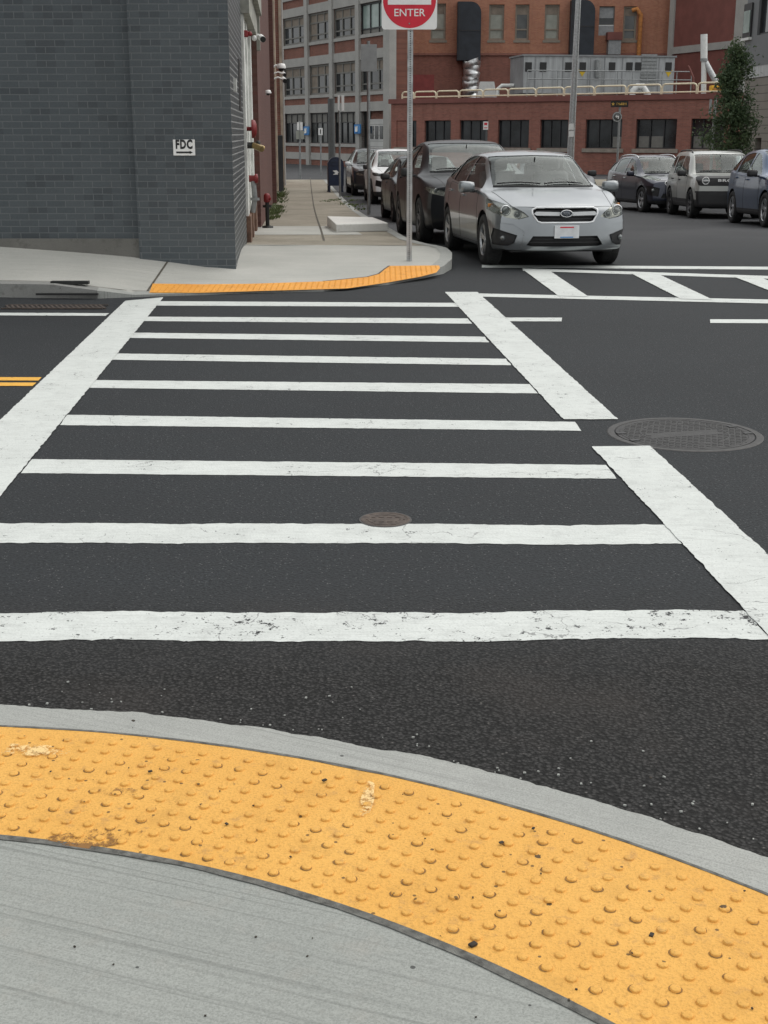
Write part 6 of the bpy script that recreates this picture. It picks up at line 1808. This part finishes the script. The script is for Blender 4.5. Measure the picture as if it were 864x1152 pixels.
# tall light pole
yL = 60; x = hit_y(642.5, 160, yL).x; t = thing('street_light', (x, yL, gz(x, yL)), 'tall tapering grey steel light pole in front of the low brick building', 'light pole')
mb = MB(); mb.tube([(x, yL, gz(x, yL)), (x, yL, 1), (x + .10, yL, 9.5)], [.17, .155, .10], 14); mb.build('pole', M['galv'], t, world=True)
mb = MB(); mb.lathe([(.27, 0), (.27, .35), (.18, .5)], 14, 0, Matrix.Translation((x, yL, gz(x, yL)))); mb.build('base', M['galv_dull'], t, world=True)
mb = MB(); mb.tube([(x + .1, yL, 9.3), (x - .5, yL - .3, 9.9), (x - 2.2, yL - .9, 10.1)], .05, 8); mb.build('arm', M['galv'], t, world=True)
mb = MB(); mb.box((x - 2.5, yL - 1.0, 10.1), (.8, .35, .16), 0, None, .05); mb.build('lamp_head', M['galv_dull'], t, world=True)
for v0, v1 in ((139, 146), (147.5, 154)):
    p0, p1 = hit_y(639.8, v1, yL-.25), hit_y(645.6, v0, yL-.25); mb = MB(); mb.box(((p0.x+p1.x)/2, yL-.25, (p0.z+p1.z)/2), (p1.x-p0.x, .02, p1.z-p0.z)); mb.build('pole_sign', M['sign_white'], t, world=True)
# street-name sign
yN = 66; x = hit_y(695.5, 160, yN).x; z0 = gz(x, yN); t = thing('street_name_sign', (x, yN, z0), 'black and gold street-name sign above a round sign on a thin post', 'sign')
post(Vector((x, yN, z0)), hit_y(695.5, 120, yN).z - z0, .055, M['galv_dull'], 'post', t)
p0, p1 = hit_y(687, 120.5, yN-.08), hit_y(707, 113.5, yN-.08); cx_, cz_ = (p0.x+p1.x)/2, (p0.z+p1.z)/2; ww_, hh_ = p1.x-p0.x, p1.z-p0.z
mb = MB(); mb.box((cx_, yN-.08, cz_), (ww_, .02, hh_)); nm = mb.build('name_plate', M['sign_black'], t, world=True)
mb = MB()
pts = [((.095 if q % 2 == 0 else .04)*math.cos(PI/2 + q*PI/5), (.095 if q % 2 == 0 else .04)*math.sin(PI/2 + q*PI/5)) for q in range(10)]
mb.prism([(cx_ - ww_*.37 + a, cz_ + b_) for a, b_ in pts], yN-.1, yN-.092, 'y', 0)
random.seed(5)
xx = cx_ - ww_*.18
for k in range(7):   # lettering too far off to read: strokes of its size and colour
    w = random.uniform(.035, .06); mb.bx(xx, xx+.014, yN-.1, yN-.092, cz_-.055, cz_+.055); mb.bx(xx+.014, xx+w, yN-.0995, yN-.0925, cz_+random.choice((-.05, 0, .04)), cz_+.05+random.choice((-.05, 0)) + .012); xx += w + .022
mb.build('lettering', M['gold'], nm, world=True)
pc = hit_y(694.3, 131.5, yN-.08); mb = MB(); T = Matrix.Translation(pc) @ Matrix.Rotation(PI/2, 4, 'X')
mb.lathe([(.24, -.01), (.24, .0), (.0001, .001)], 32, 0, T); mb.lathe([(.225, .0005), (.225, .006), (.185, .006), (.185, .0005)], 32, 1, T, False)
mb.build('round_sign', [M['pole_dark'], M['galv']], t, world=True)
mb = MB(); mb.prism([(pc.x - .09, pc.z + .02), (pc.x - .02, pc.z + .10), (pc.x - .02, pc.z + .05), (pc.x + .08, pc.z + .05), (pc.x + .08, pc.z - .09), (pc.x + .03, pc.z - .09), (pc.x + .03, pc.z), (pc.x - .02, pc.z), (pc.x - .02, pc.z - .06)], pc.y - .016, pc.y - .008, 'y'); mb.build('arrow', M['sign_white'], t, world=True)
# sign by the tree
yS = 55; x = hit_y(802.5, 150, yS).x; z0 = gz(x, yS); t = thing('sign_post', (x, yS, z0), 'pale sign on a grey post half covered by the slim tree', 'sign')
post(Vector((x, yS, z0)), hit_y(802.5, 110, yS).z - z0, .06, M['galv_dull'], 'post', t)
for u0, u1 in ((797.3, 801.2), (803.6, 806.6)):
    p0, p1 = hit_y(u0, 128.5, yS-.1), hit_y(u1, 111.5, yS-.1); mb = MB(); mb.box(((p0.x+p1.x)/2, yS-.1, (p0.z+p1.z)/2), (p1.x-p0.x, .02, p1.z-p0.z)); mb.build('sign_plate', M['galv'], t, world=True)

# ------------------------------------------------------------------ blue mailbox
b = hit_ground(377.3, 216.0, pz); s_ = 1.0
mbx = thing('mailbox', b, 'dark blue street mailbox with a white emblem standing by the kerb', 'mailbox', rz=math.radians(8))
W2, D2 = .27, .30; hb, ht = .24, .98
mb = MB(); prof = [(-W2, hb), (W2, hb), (W2, ht)] + [(W2*math.cos(q*PI/14), ht + W2*1.0*math.sin(q*PI/14)) for q in range(1, 14)] + [(-W2, ht)]
mb.prism(prof, -D2, D2, 'y'); mb.build('body', M['mail_blue'], mbx)
mb = MB(); prof2 = [(x*1.04, z + (.012 if z > ht else 0)) for x, z in prof if z >= ht - 1e-6]; n = len(prof2)
mb.tube([(x, -D2 - .005, z) for x, z in [(W2*1.0, hb)] + prof2[0:1] + prof2[1:-1] + prof2[-1:] + [(-W2*1.0, hb)]], .016, 6); mb.build('rim', M['mail_blue'], mbx)
for sx in (-1, 1):
    for sy in (-1, 1):
        mb = MB(); mb.box((sx*(W2-.03), sy*(D2-.03), hb/2 + .005), (.055, .055, hb + .01)); mb.box((sx*(W2-.03), sy*(D2-.03), .012), (.09, .09, .02)); mb.build('leg', M['mail_blue'], mbx)
mb = MB(); mb.box((0, -D2 - .012, 1.05), (.40, .02, .17), 0, None, .006); mb.box((0, -D2 - .035, 1.11), (.30, .03, .025)); mb.build('chute_door', M['mail_blue'], mbx)
mb = MB(); mb.box((0, -D2 - .008, .72), (.34, .006, .30)); mb.prism([(-.13, .78), (.02, .80), (.13, .70), (.06, .705), (.08, .64), (-.12, .64), (-.02, .70)], -D2-.016, -D2-.011, 'y', 1); mb.build('emblem', [M['mail_blue'], M['sign_white']], mbx)
# ------------------------------------------------------------------ pale concrete block on the pavement
q = [hit_ground(u, v, pz) for u, v in ((377.5, 261.5), (436, 260))]
P0 = q[0]; ux = Vector((q[1].x - q[0].x, q[1].y - q[0].y, 0)); Lb = ux.length; ux.normalize(); uy = Vector((-ux.y, ux.x, 0))
bt = thing('concrete_block', P0 + ux*Lb/2 + uy*.6, 'low pale concrete block lying on the pavement behind the traffic sign', 'concrete block')
zt = P0.z + .13
bm = bmesh.new()
zb4 = [P0.z + .13]*4; cs = [hit_z(u, v, P0.z + .13) for u, v in ((378, 252.3), (437, 250.3), (420, 243.6), (368, 243.2))]
lo_ = [bm.verts.new((p.x, p.y, pz(p.x, p.y) - .03)) for p in cs]; hi_ = [bm.verts.new((p.x, p.y, zt - .006*(k % 3))) for k, p in enumerate(cs)]
bm.faces.new(lo_[::-1]); bm.faces.new(hi_)
for k in range(4): bm.faces.new((lo_[k], lo_[(k+1) % 4], hi_[(k+1) % 4], hi_[k]))
bmesh.ops.bevel(bm, geom=bm.edges[:], offset=.018, segments=2, affect='EDGES', profile=.5)
bm.verts.index_update(); mb = MB(); mb.add([v.co.copy() for v in bm.verts], [[v.index for v in f.verts] for f in bm.faces]); bm.free()
mb.build('slab', M['block'], bt, world=True)
mb = MB(); c_ = sum(cs, Vector())/4
mb.add([Vector((p.x, p.y, pz(p.x, p.y) + .012)) + (p - c_).normalized()*.11 for p in cs], [(0,1,2,3)]); mb.build('footing', M['concrete_far'], bt, world=True)

# ------------------------------------------------------------------ slim tree by the modern building
random.seed(23)
yT = 49.0; tx = hit_y(823, 150, yT).x; tz = gz(tx, yT) + .1
tr = thing('slim_tree', (tx, yT, tz), 'slim dark green tree standing behind the parked cars at the right', 'tree')
H = hit_y(820, 50, yT).z - tz
mb = MB(); trunk = [(tx + .04*math.sin(k*.9), yT + .03*math.cos(k), tz + H*.95*k/8) for k in range(9)]
mb.tube(trunk, [.085*(1 - k/9.5) + .008 for k in range(9)], 10); limbs = []
for k in range(46):
    f = random.uniform(.16, .95); z = tz + H*f; a = random.uniform(0, 2*PI)
    R = (1.08*(1 - f)**.80 + .17) * random.uniform(.5, 1.12)
    p0 = Vector((tx, yT, z - R*.45)); p1 = Vector((tx + R*math.cos(a), yT + R*math.sin(a), z + R*random.uniform(.0, .5)))
    mid = p0.lerp(p1, .5) + Vector((0, 0, -.06)); mb.tube([p0, mid, p1], [.022, .014, .006], 5); limbs.append((p0, mid, p1, R))
mb.build('trunk', M['bark'], tr, world=True)
mbc = MB()
def leaf(c, s, mi):
    n = Vector((random.gauss(0, 1), random.gauss(0, 1), random.gauss(.5, 1))).normalized(); a = n.orthogonal().normalized(); b = n.cross(a)
    t = random.uniform(0, 2*PI); u = a*math.cos(t) + b*math.sin(t); w = n.cross(u)
    mbc.add([c - u*s, c + w*s*.42 + n*s*.1, c + u*s, c - w*s*.42 + n*s*.1], [(0,1,2,3)], mi)
for p0, mid, p1, R in limbs:
    for j in range(5):
        f = random.uniform(.35, 1.05); c = p0.lerp(p1, f) + Vector((random.gauss(0, .09), random.gauss(0, .09), random.gauss(0, .12))); mi = 0 if random.random() < .62 else 1
        sg_ = random.uniform(.09, .19)
        for q in range(random.randint(30, 58)):
            leaf(c + Vector((random.gauss(0, sg_), random.gauss(0, sg_), random.gauss(0, sg_*1.25))), random.uniform(.045, .085), mi if random.random() < .8 else 1 - mi)
for k in range(16):
    f = .84 + .17*k/16; c = Vector((tx + random.gauss(0, .09), yT + random.gauss(0, .09), tz + H*f))
    for q in range(26): leaf(c + Vector((random.gauss(0, .09), random.gauss(0, .09), random.gauss(0, .14))), random.uniform(.04, .075), random.randint(0, 1))
mbc.build('crown', [M['leaf_a'], M['leaf_b']], tr, world=True)
# thin brush behind the cars at its foot
mbc = MB()
for k in range(70):
    c = Vector((random.uniform(tx-.6, tx + 1.7), yT - .6 + random.uniform(-.3, .3), tz + random.uniform(.2, 1.5)))
    for q in range(26): leaf(c + Vector((random.gauss(0, .14), random.gauss(0, .14), random.gauss(0, .14))), random.uniform(.035, .07), random.randint(0, 1))
sh = thing('shrub', (tx + .5, yT - .6, tz), 'low green shrub at the foot of the slim tree behind the sage sport utility', 'shrub')
mbc.build('foliage', [M['leaf_a'], M['leaf_b']], sh, world=True)
mb = MB()
for k in range(6): mb.tube([(tx + .5 + random.uniform(-.5, .5), yT - .6, tz), (tx + .5 + random.uniform(-.9, 1.0), yT - .6, tz + 1.2)], .015, 5)
mb.build('stem', M['bark'], sh, world=True)

# ------------------------------------------------------------------ daylight
w = bpy.data.worlds.new('World'); scene.world = w; w.use_nodes = True
nt = w.node_tree; nt.nodes.clear()
sky = nt.nodes.new('ShaderNodeTexSky'); sky.sky_type = 'NISHITA'; sky.sun_disc = False
SUN_EL, SUN_AZ = math.radians(54), math.radians(62)      # azimuth from +y, towards +x positive
sky.sun_elevation = SUN_EL; sky.sun_rotation = SUN_AZ; sky.dust_density = 4.0; sky.air_density = 1.0; sky.ozone_density = 1.0
hs_ = nt.nodes.new('ShaderNodeHueSaturation'); hs_.inputs['Saturation'].default_value = .28
nt.links.new(sky.outputs[0], hs_.inputs['Color'])
mxs = nt.nodes.new('ShaderNodeMix'); mxs.data_type = 'RGBA'; mxs.inputs[0].default_value = .62      # cloud cover evens the sky out
nt.links.new(hs_.outputs[0], mxs.inputs[6])
tc = nt.nodes.new('ShaderNodeTexCoord'); sx_ = nt.nodes.new('ShaderNodeSeparateXYZ'); nt.links.new(tc.outputs['Generated'], sx_.inputs[0])
cr_ = nt.nodes.new('ShaderNodeValToRGB'); nt.links.new(sx_.outputs[2], cr_.inputs[0])      # an overcast sky is brightest overhead
cr_.color_ramp.elements[0].position = 0; cr_.color_ramp.elements[0].color = (4.4, 4.5, 4.5, 1); cr_.color_ramp.elements[1].position = 1; cr_.color_ramp.elements[1].color = (7.4, 7.5, 7.4, 1)
nz_ = nt.nodes.new('ShaderNodeTexNoise'); nt.links.new(tc.outputs['Generated'], nz_.inputs['Vector']); nz_.inputs['Scale'].default_value = 2.6; nz_.inputs['Detail'].default_value = 6; nz_.inputs['Roughness'].default_value = .55
mr_ = nt.nodes.new('ShaderNodeMapRange'); nt.links.new(nz_.outputs[0], mr_.inputs[0]); mr_.inputs[1].default_value = .36; mr_.inputs[2].default_value = .64; mr_.inputs[3].default_value = .55; mr_.inputs[4].default_value = 1.45      # cloud banks
mx2 = nt.nodes.new('ShaderNodeMix'); mx2.data_type = 'RGBA'; mx2.blend_type = 'MULTIPLY'; mx2.inputs[0].default_value = 1; nt.links.new(cr_.outputs[0], mx2.inputs[6]); nt.links.new(mr_.outputs[0], mx2.inputs[7])
nt.links.new(mx2.outputs[2], mxs.inputs[7])
bg = nt.nodes.new('ShaderNodeBackground'); bg.inputs[1].default_value = .15
nt.links.new(mxs.outputs[2], bg.inputs[0])
out = nt.nodes.new('ShaderNodeOutputWorld'); nt.links.new(bg.outputs[0], out.inputs[0])
sl = bpy.data.lights.new('sun', 'SUN'); sl.energy = 1.0; sl.angle = math.radians(85); sl.color = (1, .96, .90)
so = bpy.data.objects.new('sun', sl); COL.objects.link(so)
d = Vector((math.sin(SUN_AZ)*math.cos(SUN_EL), math.cos(SUN_AZ)*math.cos(SUN_EL), math.sin(SUN_EL)))
so.rotation_euler = d.to_track_quat('Z', 'Y').to_euler(); so.location = (0, 0, 30)
vs_ = scene.view_settings; vs_.view_transform = 'Standard'; vs_.look = 'None'; vs_.gamma = 1; vs_.use_curve_mapping = False
vs_.exposure = 0.28
scene.render.engine = 'CYCLES'; scene.cycles.max_bounces = 8; scene.cycles.transparent_max_bounces = 16
